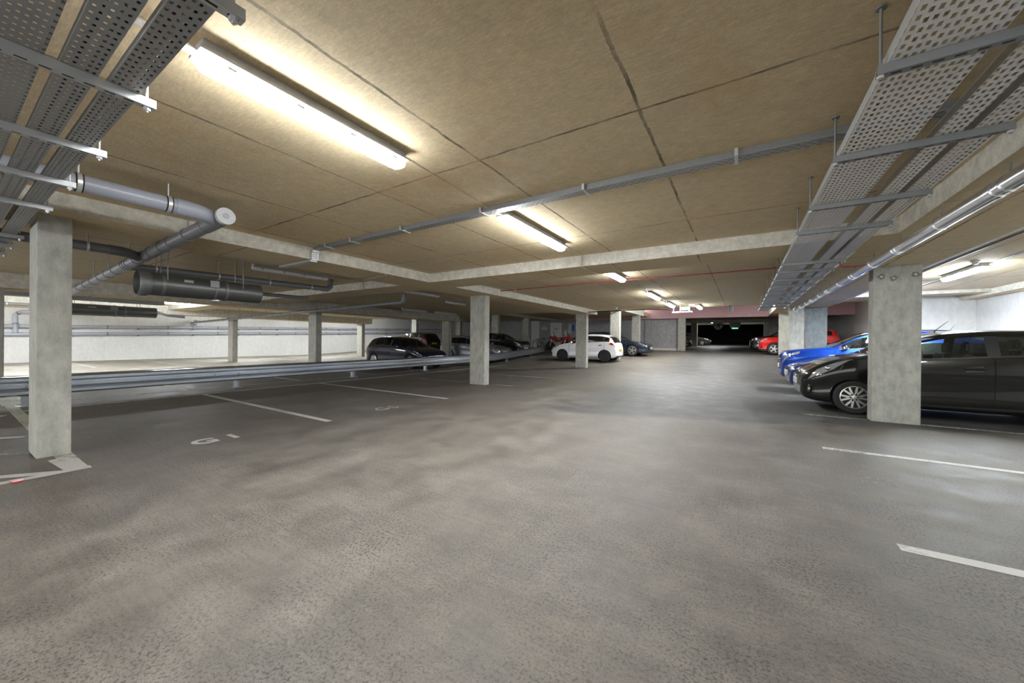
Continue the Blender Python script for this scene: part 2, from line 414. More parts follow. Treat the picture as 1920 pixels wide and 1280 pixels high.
wall('wall_right_return', 3.75, 5.99, 16.3, 16.6, -.2, 2.9, MAT['wall'])
wall('wall_right_far', 6.0, 6.2, 16.3, 62, -.2, 4.3, MAT['wall'])
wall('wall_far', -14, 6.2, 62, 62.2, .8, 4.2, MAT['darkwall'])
wall('wall_far_left', -14.2, -14, 31.5, 62, .3, 4.2, MAT['greywall'])
# shallow pilaster and skirting upstand on the grey back wall
wall('wall_pilaster', -6.75, -6.3, 31.3, 31.45, .5, 3.2, MAT['greywall'])
struct('baseboard_back', box(nb(), -13.5, -4.25, 31.32, 31.45, .55, .78), MAT['beam'])

# painted floor markings
NMARK = [0]
def mark(name, pts, m, h=.0015):
    z = fz(sum(p[1] for p in pts)/len(pts)); NMARK[0] += 1; h += NMARK[0]*.00008
    return obj(name, prism(nb(), pts, z+.0005, z+h), m, FLOOR)
def strip(name, p, q, w, m):
    p, q = Vector(p), Vector(q); d = (q-p).normalized(); n = Vector((-d.y, d.x))*w/2
    return mark(name, [tuple(p+n), tuple(p-n), tuple(q-n), tuple(q+n)], m)
for y in (3.32, 6.02, 8.75, 11.4, 14.1): strip('bay_line', (-10.35, y), (-5.42, y), .1, MAT['line'] if y < 7 else MAT['linef'])
strip('bay_edge_line', (-10.36, .85), (-10.33, 15.9), .12, MAT['line'])
strip('bay_edge_line', (-11.42, .85), (-11.42, 15.9), .08, MAT['linef'])
for y in (3.35, 6.05, 8.7, 11.2, 13.6, 15.9): strip('bay_line', (-11.42, y), (-16.4, y), .1, MAT['line'])
for y in (1.0, 3.7, 6.3, 8.9, 11.6, 14.2): strip('bay_line', (-22.5, y), (-28.2, y), .1, MAT['line'])
for y in (3.26, 5.84): strip('bay_line', (.85, y), (5.7, y), .095, MAT['line'])
strip('bay_line', (.95, 8.42), (5.7, 8.42), .09, MAT['linef'])
for y in (11.1, 13.7): strip('bay_line', (.9, y), (5.7, y), .09, MAT['linef'])
strip('hatched_zone_edge', (-5.4, -1.5), (-5.43, .86), .09, MAT['line'])
strip('hatched_zone_edge', (-5.4, .78), (-13.4, .82), .13, MAT['linegreen'])
mark('worn_paint_patch', [(-5.40, .70), (-5.44, .85), (-6.08, .84), (-6.02, .66)], MAT['line'])
for k in range(7):
    x = -5.44-k*1.13; strip('hatch_stripe', (x, .66), (x-.9, -.5), .085, MAT['line'] if k % 2 == 0 else MAT['linef'])
mark('hatched_zone_corner', [(-11.3, .72), (-13.3, .74), (-13.3, 1.0), (-11.5, .98)], MAT['linegreen'])

def glyph_mesh(txt, size, bold):
    cu = bpy.data.curves.new('bay_number', 'FONT'); cu.body = txt; cu.size = size; cu.extrude = .0006; cu.offset = bold
    o = bpy.data.objects.new('bay_number', cu); COL.objects.link(o)
    dg = bpy.context.evaluated_depsgraph_get(); me = bpy.data.meshes.new_from_object(o.evaluated_get(dg))
    bpy.data.objects.remove(o); return me
def bay_number(txt, x, y, rz, m, size=.36, bold=.012, sx=1.0):
    me = glyph_mesh(txt, size, bold); me.materials.clear(); me.materials.append(m)
    o = link(bpy.data.objects.new('bay_number', me)); o.location = (x, y, fz(y)+.0015); o.rotation_euler = (0, 0, rz)
    o.scale = (sx, 1, 1); o.parent = FLOOR; return o
bay_number('G', -5.49, 1.69, R(90), MAT['line'])
bay_number('1', -5.49, 2.03, R(90), MAT['line'])
bay_number('G', -5.48, 4.31, R(90), MAT['line'], .36, -.004)
bay_number('0', -5.48, 4.62, R(90), MAT['line'], .36, -.004)
bay_number('G', .95, 4.82, R(-90), MAT['linefaint'], .36, .004)

# ------------------------------------------------------------------ pillars
def pillar(x0, x1, y0, y1, label, z1=ZB, m='pillar', group='concrete pillars'):
    z0 = min(fz(y0), fz(y1))
    o = obj('concrete_pillar', box(nb(), x0, x1, y0, y1, z0, z1+.01, .018), MAT[m], None)
    return tag(o, label, 'pillar', group)
pillar(-6.72, -6.20, .60, .84, 'nearest concrete pillar on the left, beside the worn floor hatching')
pillar(-6.73, -6.20, 8.42, 8.65, 'tall grey pillar in the middle, in front of the silver estate car')
pillar(-6.73, -6.20, 16.45, 16.72, 'grey pillar standing in front of the white hatchback')
pillar(1.83, 2.40, 8.32, 8.58, 'big weathered pillar on the right standing in front of the black hatchback')
pillar(1.92, 2.52, 16.68, 16.95, 'bluish grey pitted pillar behind the bright blue off-roader', ZB, 'pillarb')
pillar(1.42, 1.83, 16.2, 16.55, 'pale pier at the end of the silver lagged pipe', ZC)
pillar(1.90, 2.45, 27.5, 27.9, 'pale pillar hiding the middle of the red car', 4.08)
pillar(-4.22, -3.70, 31.0, 31.5, 'pale yellowish pillar at the left edge of the far opening', 3.12)
pillar(-6.66, -6.10, 21.6, 21.9, 'grey pillar right behind the tail of the white hatchback', 3.2)
pillar(-6.55, -6.02, 26.2, 26.5, 'grey pillar behind the bonnet of the dark blue estate', 3.2)
pillar(-15.28, -14.72, 8.42, 8.66, 'dark brown-grey pillar left of the navy hatchback, behind the barrier')
pillar(-15.30, -14.75, 16.45, 16.7, 'grey pillar between the navy hatchback and the silver estate')
pillar(-15.30, -14.75, 21.6, 21.85, 'shaded pillar partly hidden by the middle pillar, behind the silver estate', 3.2)
pillar(-15.20, -14.70, 25.9, 26.2, 'shaded pillar behind the parked bicycles', 3.2)
pillar(-15.25, -14.72, .70, .96, 'dark pillar at the far left edge of the picture')
pillar(-23.50, -22.95, 8.62, 8.86, 'pillar in front of the lit white wall, left of the brown-grey pillar')
pillar(-23.50, -22.95, 16.45, 16.7, 'pale pillar in front of the white wall, left of the navy hatchback')
pillar(-23.40, -22.85, 21.5, 21.8, 'pale pillar rising behind the roof of the navy hatchback', 3.2)
pillar(-23.50, -22.95, 27.2, 27.5, 'thin white pillar seen over the roof of the silver estate', 3.2)
pillar(-18.2, -17.85, 30.7, 31.0, 'narrow pale pier against the back wall left of the bicycles', 3.3)
pillar(1.95, 2.55, 38.0, 38.4, 'tan pillar beyond the pink beam, behind the red car', 3.5)
pillar(1.95, 2.55, 47.0, 47.4, 'distant pale pillar on the right side of the far dark hall', 3.6)
pillar(-4.6, -4.0, 43.0, 43.4, 'distant shaded pillar on the left side of the far dark hall', 3.6)

RP = [o for o in COL.objects if o.get('label', '').startswith('big weathered pillar')][0]
for px, pz in ((1.93, 2.385), (2.075, 2.35), (2.325, 2.39)):
    pts = [(px+(.048+.016*math.sin(k*2.3+px*9))*math.cos(k*.45), pz+(.042+.014*math.cos(k*1.7+px*7))*math.sin(k*.45)) for k in range(14)]
    bm = nb(); lo = [bm.verts.new((a, 8.3185, b)) for a, b in pts]; hi = [bm.verts.new((a, 8.321, b)) for a, b in pts]
    bm.faces.new(lo); bm.faces.new(hi[::-1]); [bm.faces.new((lo[k], hi[k], hi[(k+1) % 14], lo[(k+1) % 14])) for k in range(14)]
    bmesh.ops.recalc_face_normals(bm, faces=bm.faces[:])
    q = obj('repair_patch', bm, MAT['stain2'], RP); q['label'] = 'dark grey filled hole in the concrete'
    obj('hole_plug', lathe(nb(), [(.016, 8.3165), (.018, 8.319)], 12, 'y', (px, 0, pz)), MAT['beam'], q)

# ------------------------------------------------------------------ doors and notices on the back wall
def door(n, x0, x1, z1, m):
    z0 = fz(31.4); d = struct('door_%d' % n, box(nb(), x0, x1, 31.34, 31.40, z0, z1), m)
    bm = nb(); w = .07
    for a, b, c, e in ((x0-w, x0, z0, z1+w), (x1, x1+w, z0, z1+w), (x0, x1, z1, z1+w)): box(bm, a, b, 31.31, 31.41, c, e)
    obj('door_frame', bm, MAT['whitepl'], d); obj('door_handle', box(nb(), x1-.14, x1-.08, 31.29, 31.34, z0+.98, z0+1.1, .01), MAT['zinc'], d)
    return d
door(1, -15.28, -14.3, 2.9, MAT['whitedoor']); door(2, -17.35, -16.62, 3.1, MAT['whitedoor'])
def notice(x0, x1, z0, z1, label, m, rows=0, y=31.4):
    t = thing('wall_notice', label, 'notice', ((x0+x1)/2, y, (z0+z1)/2)); w, h = (x1-x0)/2, (z1-z0)/2
    obj('board', box(nb(), -w, w, -.03, 0, -h, h), m, t)
    if rows:
        for k in range(rows):
            zz = h-(k+.7)*2*h/(rows+.4); obj('text_line', box(nb(), -w*.75, w*(.75-.2*(k % 2)), -.034, -.03, zz-.012, zz+.012), MAT['ink'], t)
    return t
notice(-16.32, -15.8, 2.33, 2.6, 'small white notice on the back wall left of the white door', MAT['whitepl'], 3)
notice(-13.98, -13.76, 1.92, 2.24, 'small white sheet on the back wall right of the white door', MAT['whitepl'], 3)
notice(-13.52, -13.27, 2.42, 2.85, 'topmost white sheet of the notice cluster by the front pillar', MAT['whitepl'], 4)
notice(-13.55, -13.3, 1.98, 2.38, 'lower white sheet of the notice cluster by the front pillar', MAT['whitepl'], 4)
notice(-13.24, -12.95, 2.2, 2.75, 'blue parking notice sheet on the back wall beside white sheets', MAT['bluepl'], 2)
notice(-14.95, -14.6, 2.3, 2.5, 'grey sign plate stuck on the white back door', MAT['greypl'], 2, 31.34)

# ------------------------------------------------------------------ lamps
def lamp(y0, y1, x, z, label, m='lamp', group='fluorescent strip lamps', axis='y', off=False):
    t = thing('strip_lamp', label, 'lamp', (x, (y0+y1)/2, z), 0 if axis == 'y' else R(90), group); L = (y1-y0)/2
    bm = nb(); box(bm, -.055, .055, -L+.01, L-.01, .03, .085, .01); box(bm, -.079, .079, -L-.005, L+.005, .016, .034, .005); obj('lamp_body', bm, MAT['greypl'], t)
    bm = nb(); prof = [(-.068, .02), (-.068, 0), (-.05, -.035), (0, -.045), (.05, -.035), (.068, 0), (.068, .02)]
    st = [(-L, .55), (-L+.03, .95), (-L+.06, 1), (L-.06, 1), (L-.03, .95), (L, .55)]
    rings = [[bm.verts.new((px*k, yy, pz*(k if pz < 0 else 1))) for px, pz in prof] for yy, k in st]
    for a, b in zip(rings, rings[1:]):
        for i in range(6): bm.faces.new((a[i], a[i+1], b[i+1], b[i]))
        bm.faces.new((a[6], a[0], b[0], b[6]))
    bm.faces.new(rings[0]); bm.faces.new(rings[-1][::-1]); bmesh.ops.recalc_face_normals(bm, faces=bm.faces[:])
    bm.normal_update()
    for f in bm.faces: f.material_index = 0 if f.normal.z < -.75 else 1
    obj('diffuser', bm, MAT['unlit'] if off else [MAT[m], MAT[{'lamp': 'lampside', 'lampb': 'lampr'}.get(m, m)]], t, 40)
    n = 4 if L > .4 else 2
    for k in range(n):
        yy = -L*.8+k*1.6*L/(n-1)
        for s in (-1, 1): obj('clip', box(nb(), s*.062-.006, s*.062+.006, yy-.02, yy+.02, -.012, .045), MAT['greypl'], t)
    for yy in (-L*.6, L*.6): obj('mounting_foot', box(nb(), -.02, .02, yy-.03, yy+.03, .08, ZC-z if z < 2.9 else .12), MAT['greypl'], t)
    return t
AX = -2.3
ysp = [(.70, 2.0), (3.43, 5.07), (6.95, 8.4), (11.0, 12.6), (14.1, 15.6)]
labs = ['large lit strip lamp nearest the camera, upper left', 'lit strip lamp just beyond the crossing cable channel', 'lit strip lamp seen below the white cross beam',
        'lit strip lamp fourth down the aisle, above the dark blue estate', 'short-looking lit lamp beside the hanging exit sign']
for (a, b), l in zip(ysp, labs): lamp(a, b, AX, 2.665, l)
for k, y in enumerate((-4.2,)): lamp(y-.75, y+.75, AX, 2.665, 'unseen strip lamp added over the aisle behind the viewer, %s' % ('nearer one' if k == 0 else 'further one'))  # out of frame, added to light the foreground
lamp(15.7, 16.9, -1.45, 2.665, 'lit strip lamp right of the exit sign under the slab edge')
lamp(10.0, 11.55, 3.66, 2.665, 'lit strip lamp over the right-hand bays beyond the big pillar', 'lampb')
lamp(4.0, 5.55, 3.66, 2.665, 'unseen strip lamp added over the nearer right-hand bays, above the tray', 'lampr')  # unseen, added as extra light for the right-hand bays
lamp(12.8, 14.3, 3.3, 2.665, 'unseen strip lamp added behind the big pillar to brighten the right-hand wall', 'lampb')  # added out of sight to brighten the return wall
for k, (a, b) in enumerate(((3.4, 4.95), (7.25, 8.65))): lamp(a, b, -8.2, 2.665, 'unlit grey strip lamp above the dark bays left of the pillars, %s' % ('beside the steel fan' if k == 0 else 'near the pipe elbow'), off=True)
for k, (a, b) in enumerate(((11.55, 13.1), (13.7, 15.3))): lamp(a, b, -13.2, 2.665, 'unlit strip lamp over the navy hatchback, %s' % ('nearer of the pair' if k == 0 else 'farther of the pair'), off=True)
for k, (y, m) in enumerate(((1.5, 0), (5.1, 0))): lamp(y-.75, y+.75, -19.6, 2.665, 'lit strip lamp over the far left lane, %s from the left edge' % ORD[k], 'lampfar')
for k, y in enumerate((-3, 2.2, 9.8, 14.8, 19.5)):  # lamps added out of sight behind the beam to brighten the white wall
    z = 2.60 if y < 17 else 3.1
    lamp(y-.75, y+.75, -24.7, z, 'unseen strip lamp added to wash the white left wall, %s along from the left' % ORD[k], 'lampfar')
lamp(10.1, 11.2, -9.2, 2.665, 'unlit strip lamp above the silver barrier near the middle pillar', off=True)
lamp(20.0, 21.5, -4.0, 3.98, 'unseen strip lamp added high over the rising aisle, above the white hatchback', 'lamphigh')  # this and the next: added above the slab edge, unseen, to lighten the far zone
lamp(24.5, 26.0, -1.2, 3.98, 'unseen strip lamp added high over the rising aisle, before the pink beam', 'lamphigh')
lamp(22.0, 23.5, 4.2, 3.98, 'strip lamp hung high over the right-hand far bays', 'lampfar')
lamp(43.5, 45., -2.75, 3.42, 'small distant lamp left of the dark fan ring')
lamp(46.2, 47.7, -2.35, 3.45, 'small distant lamp below the dark fan ring')
lamp(28.0, 29.4, -11.5, 3.2, 'unlit strip lamp above the parked scooters', off=True)

# thin cables running between the lamps
def cable(name, pts, r, m, label, cat, group=None, seg=6):
    return tag(obj(name, tube(nb(), pts, r, seg), MAT[m], None, 60), label, cat, group)
cable('lamp_cable', [(-2.3, 2.0, 2.70), (-2.31, 2.1, 2.74), (-2.33, 2.3, 2.743), (-2.35, 2.8, 2.743), (-2.39, 3.25, 2.743), (-2.34, 3.36, 2.70), (-2.3, 3.44, 2.70)], .007, 'cream', 'thin cream cable between the nearest lamp and the crossing channel', 'cable', 'lamp cables')
cable('lamp_cable', [(-2.3, 5.06, 2.70), (-2.32, 5.3, 2.743), (-2.33, 5.92, 2.743), (-2.33, 5.94, 2.55), (-2.33, 6.8, 2.552), (-2.32, 6.87, 2.70), (-2.3, 6.96, 2.70)], .008, 'cream', 'cream cable stepping down over the white cross beam', 'cable', 'lamp cables')
cable('lamp_cable', [(-2.3, 8.4, 2.70), (-2.3, 8.7, 2.743), (-2.3, 10.7, 2.743), (-2.3, 11.0, 2.70)], .008, 'galvdark', 'thin grey cable between the third and fourth aisle lamps', 'cable', 'lamp cables')
cable('lamp_cable', [(-2.3, 12.6, 2.70), (-2.3, 12.8, 2.743), (-2.3, 13.9, 2.743), (-2.3, 14.1, 2.70)], .008, 'galvdark', 'short grey cable joining the last two lamps in the aisle row', 'cable', 'lamp cables')
cable('conduit', [(-2.3, .70, 2.69), (-2.3, .3, 2.70), (-2.3, -.9, 2.70), (-2.3, -1.46, 2.69)], .022, 'whitepl', 'white conduit stub at the near end of the largest lamp', 'conduit')
cable('sprinkler_pipe', [(-5.88, 8.72, 2.70), (-2, 8.58, 2.70), (.60, 8.53, 2.70)], .013, 'redpipe', 'thin red pipe crossing the aisle ceiling beyond the cross beam', 'pipe')
cable('conduit', [(1.19, 7.02, 2.52), (1.19, 7.02, 2.42), (1.20, 7.02, 2.395), (1.24, 7.02, 2.385), (1.44, 7.04, 2.385), (1.47, 7.06, 2.40)], .010, 'redpipe', 'short dark red bent pipe between the right tray and lagged pipe', 'pipe')
cable('conduit', [(3.08, 2.0, 2.738), (3.06, 9, 2.738), (3.1, 14, 2.738)], .012, 'galvdark', 'thin dark conduit above the right-hand bays, nearer the big pillar', 'conduit')
cable('conduit', [(3.72, 1.0, 2.74), (3.72, 4., 2.738)], .012, 'galvdark', 'dark conduit feeding the nearer right-hand lamp', 'conduit')
cable('conduit', [(3.72, 5.6, 2.738), (3.72, 9.9, 2.738)], .012, 'galvdark', 'dark conduit running into the near end of the right-hand lamp', 'conduit')
cable('conduit', [(3.72, 11.6, 2.738), (3.74, 14.5, 2.738)], .012, 'galvdark', 'dark conduit leaving the far end of the right-hand lamp', 'conduit')
cable('conduit', [(-5.95, 4.8, 2.54), (-6.88, 4.95, 2.54), (-6.95, 4.95, 2.70), (-8.2, 4.98, 2.72)], .009, 'greypl', 'thin pale cable looping down the beam near the unlit lamps', 'cable')
cable('conduit', [(-8.2, 5.0, 2.738), (-8.2, 5.9, 2.738), (-8.2, 5.93, 2.54), (-8.2, 6.85, 2.54), (-8.2, 6.88, 2.72), (-8.2, 7.25, 2.72)], .009, 'greypl', 'pale cable joining the two unlit lamps left of the pillars', 'cable')

def detector(x, y, z, label):
    t = thing('smoke_detector', label, 'detector', (x, y, z), 0, 'ceiling detectors')
    obj('base', lathe(nb(), [(.055, 0), (.055, -.02), (.05, -.025)], 16, 'z'), MAT['whitepl'], t, 40)
    obj('sensor_head', lathe(nb(), [(.04, -.024), (.042, -.045), (.025, -.06), (.005, -.062)], 16, 'z'), MAT['whitepl'], t, 40)
detector(-5.5, 8.9, ZC, 'white smoke detector on the ceiling beside the middle pillar')
detector(3.45, 9.75, ZC, 'white smoke detector above the right-hand lamp')
detector(-4.6, 15.8, ZC, 'white smoke detector near the slab edge left of the exit sign')

# ------------------------------------------------------------------ cable trays and their hangers
def tray(x0, x1, y0, y1, z, label, m, axis='y', h=.05, group='cable trays'):
    t = thing('cable_tray', label, 'cable tray', ((x0+x1)/2, (y0+y1)/2, z), 0, group); w, l = (x1-x0)/2, (y1-y0)/2
    obj('perforated_base', box(nb(), -w, w, -l, l, 0, .002), MAT[m], t)
    for s in (-1, 1):
        bm = nb()
        if axis == 'y':
            a, b = sorted((s*w, s*(w-.002))); box(bm, a, b, -l, l, .002, h)
            a, b = sorted((s*w, s*(w-.012))); box(bm, a, b, -l, l, h, h+.002)
        else:
            a, b = sorted((s*l, s*(l-.002))); box(bm, -w, w, a, b, .002, h)
            a, b = sorted((s*l, s*(l-.012))); box(bm, -w, w, a, b, h, h+.002)
        obj('side_flange', bm, MAT['galv'] if axis == 'y' else MAT['galvdark'], t)
    return t
ZT = 2.49
def hanger(y, label, x0=.49, x1=1.17, group='trapeze hangers under the right cable trays'):
    t = thing('trapeze_hanger', label, 'hanger', (x0, y, ZT), 0, group); W = x1-x0
    bm = nb(); box(bm, 0, W, -.0205, .0205, -.041, -.001)
    obj('strut_channel', bm, MAT['strut_x'], t)
    for xx in (.012, W-.012):
        rod = obj('threaded_rod', tube(nb(), [(xx, 0, -.06), (xx, 0, ZC-ZT)], .006, 8), MAT['galvdark'], t, 50)
        obj('nut', lathe(nb(), [(.013, -.052), (.013, -.041)], 6, 'z', (xx, 0, 0)), MAT['zinc'], rod)
        obj('ceiling_washer', lathe(nb(), [(.02, ZC-ZT-.008), (.02, ZC-ZT)], 12, 'z', (xx, 0, 0)), MAT['galvdark'], rod)
    return t
T1 = tray(.52, .845, -4, 16.9, ZT, 'widest perforated tray on the right, nearest the aisle', 'perf_y')
T2 = tray(.935, 1.045, -4, 15.4, ZT, 'narrow middle perforated tray of the right-hand three', 'perf_y')
T3 = tray(1.09, 1.225, -4, 15.2, ZT, 'perforated tray of the right-hand three nearest the beam', 'perf_y')
ys = [1.2, 2.21, 3.13, 4.15, 5.03, 5.88+.0, 6.92, 7.67, 8.62, 9.55, 10.68, 11.68, 12.75, 13.8, 14.85]
hh = None; n = 0
for y in ys:
    if abs(y-5.88) < .01: continue
    l = 'trapeze hanger under the right-hand trays, %s from the camera' % ORD[n]; n += 1
    if hh is None: hh = hanger(y, l, .49, 1.24)
    else: dup(hh, (.49, y, ZT), None, l)
# tray end turning up at the pink beam, and a loose hanging tray end
TO = tray(.30, .62, 16.9, 17.15, 2.44, 'short perforated tray offcut under the slab edge at the end of the right trays', 'perf_y', 'y', .06)
for a_ in (-.15, .15): obj('threaded_rod', tube(nb(), [(a_, 0, 0), (a_, 0, ZC-2.44)], .006, 8), MAT['galvdark'], TO, 50)
tt = thing('cable_tray', 'short hanging tray end below the slab edge, left of the right trays', 'cable tray', (-.38, 16.9, 2.52), 0, 'cable trays')
bm = nb(); box(bm, -.07, .07, -.02, 0, -.02, .23); obj('perforated_base', bm, MAT['galvdark'], tt)
for a_ in (-.075, .07): obj('side_flange', box(nb(), a_, a_+.005, -.07, 0, -.02, .23), MAT['galv'], tt)
for i in range(3):
    for j in range(5): obj('slot', box(nb(), -.05+i*.035, -.035+i*.035, -.0215, -.02, j*.045, .02+j*.045), MAT['blackpl'], tt)
TS = tray(2.575, 2.70, 0, 16.2, 2.60, 'narrow grey tray along the edge of the right-hand beam soffit', 'perf_y', 'y', .04)
for k in range(9): obj('threaded_rod', tube(nb(), [(0, -7+k*1.75, 0), (0, -7+k*1.75, ZC-2.60)], .006, 8), MAT['galvdark'], TS, 50)
# left trays run across the top-left corner
tray(-9.5, 1.3, .44, .545, 2.45, 'perforated tray at top left nearest the lamp', 'perf_x', 'x', .03)
tray(-9.5, 1.3, .295, .405, 2.45, 'middle perforated tray of the top-left group', 'perf_x', 'x', .03)
tray(-9.5, 1.3, -.12, .255, 2.45, 'broad dark perforated tray of the top-left group', 'perf_x', 'x', .03)
hl = None; n = 0
for x in (-.6, -1.53, -2.49, -3.43, -4.33, -5.3, -7.15, -7.95, -8.8):
    l = 'trapeze hanger under the top-left trays, %s from the top edge' % ORD[n]; n += 1
    if hl is None:
        hl = thing('trapeze_hanger', l, 'hanger', (x, .57, 2.45), 0, 'trapeze hangers under the left cable trays')
        obj('strut_channel', box(nb(), -.0205, .0205, -.85, .03, -.041, -.001), MAT['strut_y'], hl)
        for yy in (0., -.82):
            rod = obj('threaded_rod', tube(nb(), [(0, yy, -.065), (0, yy, .30)], .006, 8), MAT['zinc'], hl, 50)
            obj('nut', lathe(nb(), [(.014, -.056), (.014, -.041)], 6, 'z', (0, yy, 0)), MAT['zinc'], rod)
    else: dup(hl, (x, .57, 2.45), None, l)
for k, (y, m, nm) in enumerate(((.455, 'cream', 'cream'), (.477, 'redpipe', 'red'), (.499, 'whitepl', 'white'), (.522, 'rubber', 'black'), (.33, 'rubber', 'black'), (.37, 'greypl', 'grey'), (.10, 'rubber', 'black'))):
    where = 'the tray nearest the lamp' if y > .42 else 'the middle left tray' if y > .27 else 'the broad left tray'
    pts = [(-9.4+i*.6, y+.004*math.sin(i*1.3), 2.452+.010) for i in range(18)]
    cable('power_cable', pts, .009, m, '%s cable lying in %s' % (nm, where), 'cable', 'cables lying in the left trays')
# ceiling channel crossing the aisle
tc = thing('cable_tray', 'narrow perforated channel crossing the ceiling from beam to beam', 'cable tray', (-2.0, 3.33, 2.70), 0, 'cable trays')
obj('perforated_base', box(nb(), -3.83, 3.5, -.055, .055, 0, .002), MAT['perf_c'], tc)
for s in (-1, 1): obj('side_flange', box(nb(), -3.83, 3.5, min(s*.055, s*.053), max(s*.055, s*.053), .002, .05), MAT['galvdark'], tc)
bm = nb(); box(bm, -3.905, -3.86, -.055, .055, -.15, -.02); box(bm, -3.905, -3.83, -.055, .055, -.03, .002); obj('bend_plate', bm, MAT['zinc'], tc)
for i in range(3):
    for j in range(4): obj('slot', box(nb(), -3.861, -3.8585, -.04+i*.028, -.028+i*.028, -.13+j*.03, -.115+j*.03), MAT['blackpl'], tc)
obj('soffit_channel', box(nb(), -4.9, -3.9, -.055, .055, -.175, -.145), MAT['galv'], tc)
for x in (-3.45, -2.83, -1.76, -.47, .73, 1.95):
    bm = nb(); box(bm, x-.012, x+.012, -.085, .085, -.006, -.001); box(bm, x-.012, x+.012, -.088, -.082, -.006, .05); obj('clip', bm, MAT['zinc'], tc)

# ------------------------------------------------------------------ pipes
def rod(parent, x, y, z0, z1, m='galvdark', name='hanger_rod'): return obj(name, tube(nb(), [(x, y, z0), (x, y, z1)], .006, 6), MAT[m], parent, 50)
def clamp(parent, at, axis, r, m='zinc', w=.014, name='clamp'):
    return obj(name, lathe(nb(), [(r+.001, -w), (r+.007, -w), (r+.007, w), (r+.001, w)], 24, axis, at, ring=True), MAT[m], parent, 40)
# lagged silver pipe on the right
lp = thing('lagged_pipe', 'silver foil-lagged pipe running along the right-hand beam', 'pipe', (1.59, -3, 2.42))
pts = [(0.02-.004*i, i*.93, 0) for i in range(21)]
obj('lagging', tube(nb(), pts, .062, 20), MAT['silver'], lp, 50)
obj('end_collar', lathe(nb(), [(.064, 18.58), (.072, 18.6), (.072, 18.63), (.03, 18.64)], 18, 'y', (-.055, 0, 0)), MAT['whitepl'], lp, 40)
for y in (2.0, 3.02, 4.02, 5.05, 6.09, 7.09, 8.06, 9.09, 10.1, 11.1, 12.1, 13.1, 14.1):
    yy = y+3; xx = .02-.004*yy/.93
    q = clamp(lp, (xx, yy, 0), 'y', .0615, 'silver', .012); rod(q, xx, yy, .06, ZB-2.42)
for k in range(9): clamp(lp, (.02-.004*(1+k*2.05)/.93, 1+k*2.05, 0), 'y', .0605, 'silver', .03, 'lap_band')

# grey drain pipe at left with tee, cap and the long run under the beam
dp = thing('drain_pipe', 'large grey drain pipe with capped tee and long run at left', 'pipe')
Rp = .072; zt = 2.55; tee = (-4.78, 1.66, 2.55)
near = [(-4.66, -5, 2.56), (-4.66, 1.28, 2.55)]; bend = arc(near[1], (-4.66, 1.44, 2.55), tee, .12, 5)
obj('pipe', tube(nb(), [near[0], near[1]], Rp, 24), MAT['pvc'], dp, 50)
obj('elbow', tube(nb(), [(-4.66, 1.27, 2.55), (-4.66, 1.36, 2.55), (-4.68, 1.46, 2.55), (-4.74, 1.55, 2.55), (-4.80, 1.62, 2.55)], Rp+.006, 24), MAT['pvc'], dp, 50)
s0, s1 = Vector((-4.62, 1.66, 2.555)), Vector((-12.6, 1.70, 2.27))
dirv = (s1-s0).normalized()
obj('sloping_pipe', tube(nb(), [s0, s1], Rp, 24), MAT['pvcdark'], dp, 50)
obj('tee_socket', tube(nb(), [s0, s0+dirv*.46], Rp+.008, 24), MAT['pvcdark'], dp, 50)
cap = obj('inspection_cap', tube(nb(), [s0+dirv*.02, s0-dirv*.03], Rp+.014, 28), MAT['pvclight'], dp, 40)
obj('cap_hub', tube(nb(), [s0-dirv*.028, s0-dirv*.036], .03, 20), MAT['greypl'], cap, 40)
for dd in (.5, 1.05, 1.6, 1.95, 2.4, 2.75, 3.1, 3.5, 3.62, 3.74, 4.3, 4.8, 5.3, 5.9, 6.5, 7.1):
    p = s0+dirv*dd; obj('collar', tube(nb(), [p-dirv*.025, p+dirv*.025], Rp+.007, 24), MAT['pvcdark'], dp, 40)
    if dd in (.5, 1.05, 2.4, 3.5, 4.8, 5.9): rod(dp, p.x, p.y, p.z+Rp, ZB if -6.9 < p.x < -5.91 else ZC)
for y in (-2.5, .66, 1.22):
    q = clamp(dp, (-4.66, y, 2.552), 'y', Rp); rod(q, -4.66, y, 2.552+Rp, ZC, 'zinc')
    obj('rubber_lining', lathe(nb(), [(Rp+.0005, -.024), (Rp+.004, -.024), (Rp+.004, .024), (Rp+.0005, .024)], 24, 'y', (-4.66, y, 2.552), ring=True), MAT['rubber'], q, 40)
def ypipe(label, x, y0, y1, z0, z1, r, m, ends=(), clamps=(), name='drain_pipe', top=ZC):
    t = thing(name, label, 'pipe', (0, 0, 0), 0, 'grey drain pipes')
    obj('pipe', tube(nb(), [(x, y0, z0), (x, y1, z1)], r, 20), MAT[m], t, 50)
    for e in ends: obj('elbow', tube(nb(), e, r+.006, 16), MAT[m], t, 60)
    for y in clamps:
        z = z0+(z1-z0)*(y-y0)/(y1-y0); q = clamp(t, (x, y, z), 'y', r, 'zinc', .012); rod(q, x, y, z+r, top)
    return t
ypipe('dark drain branch joining the long sloping pipe beside the near left pillar', -7.2, -4, 1.3, 2.46, 2.45, .06, 'pvcdark',
      [[(-7.2, 1.28, 2.45), (-7.22, 1.4, 2.45), (-7.3, 1.5, 2.45), (-7.42, 1.62, 2.44)]], (.2, 1.1))
ypipe('dark drain pipe running just above the steel fan', -8.62, 1.72, 5.1, 2.45, 2.50, .06, 'pvcdark',
      [[(-8.62, 5.08, 2.50), (-8.62, 5.2, 2.5), (-8.62, 5.27, 2.56), (-8.62, 5.28, 2.745)]], (2.1, 3.0, 3.9, 4.8))
ypipe('thin dark pipe beyond the steel fan, level with its underside', -10.2, 2.2, 5.6, 2.36, 2.40, .045, 'pvcdark', [], (2.8, 4.4))
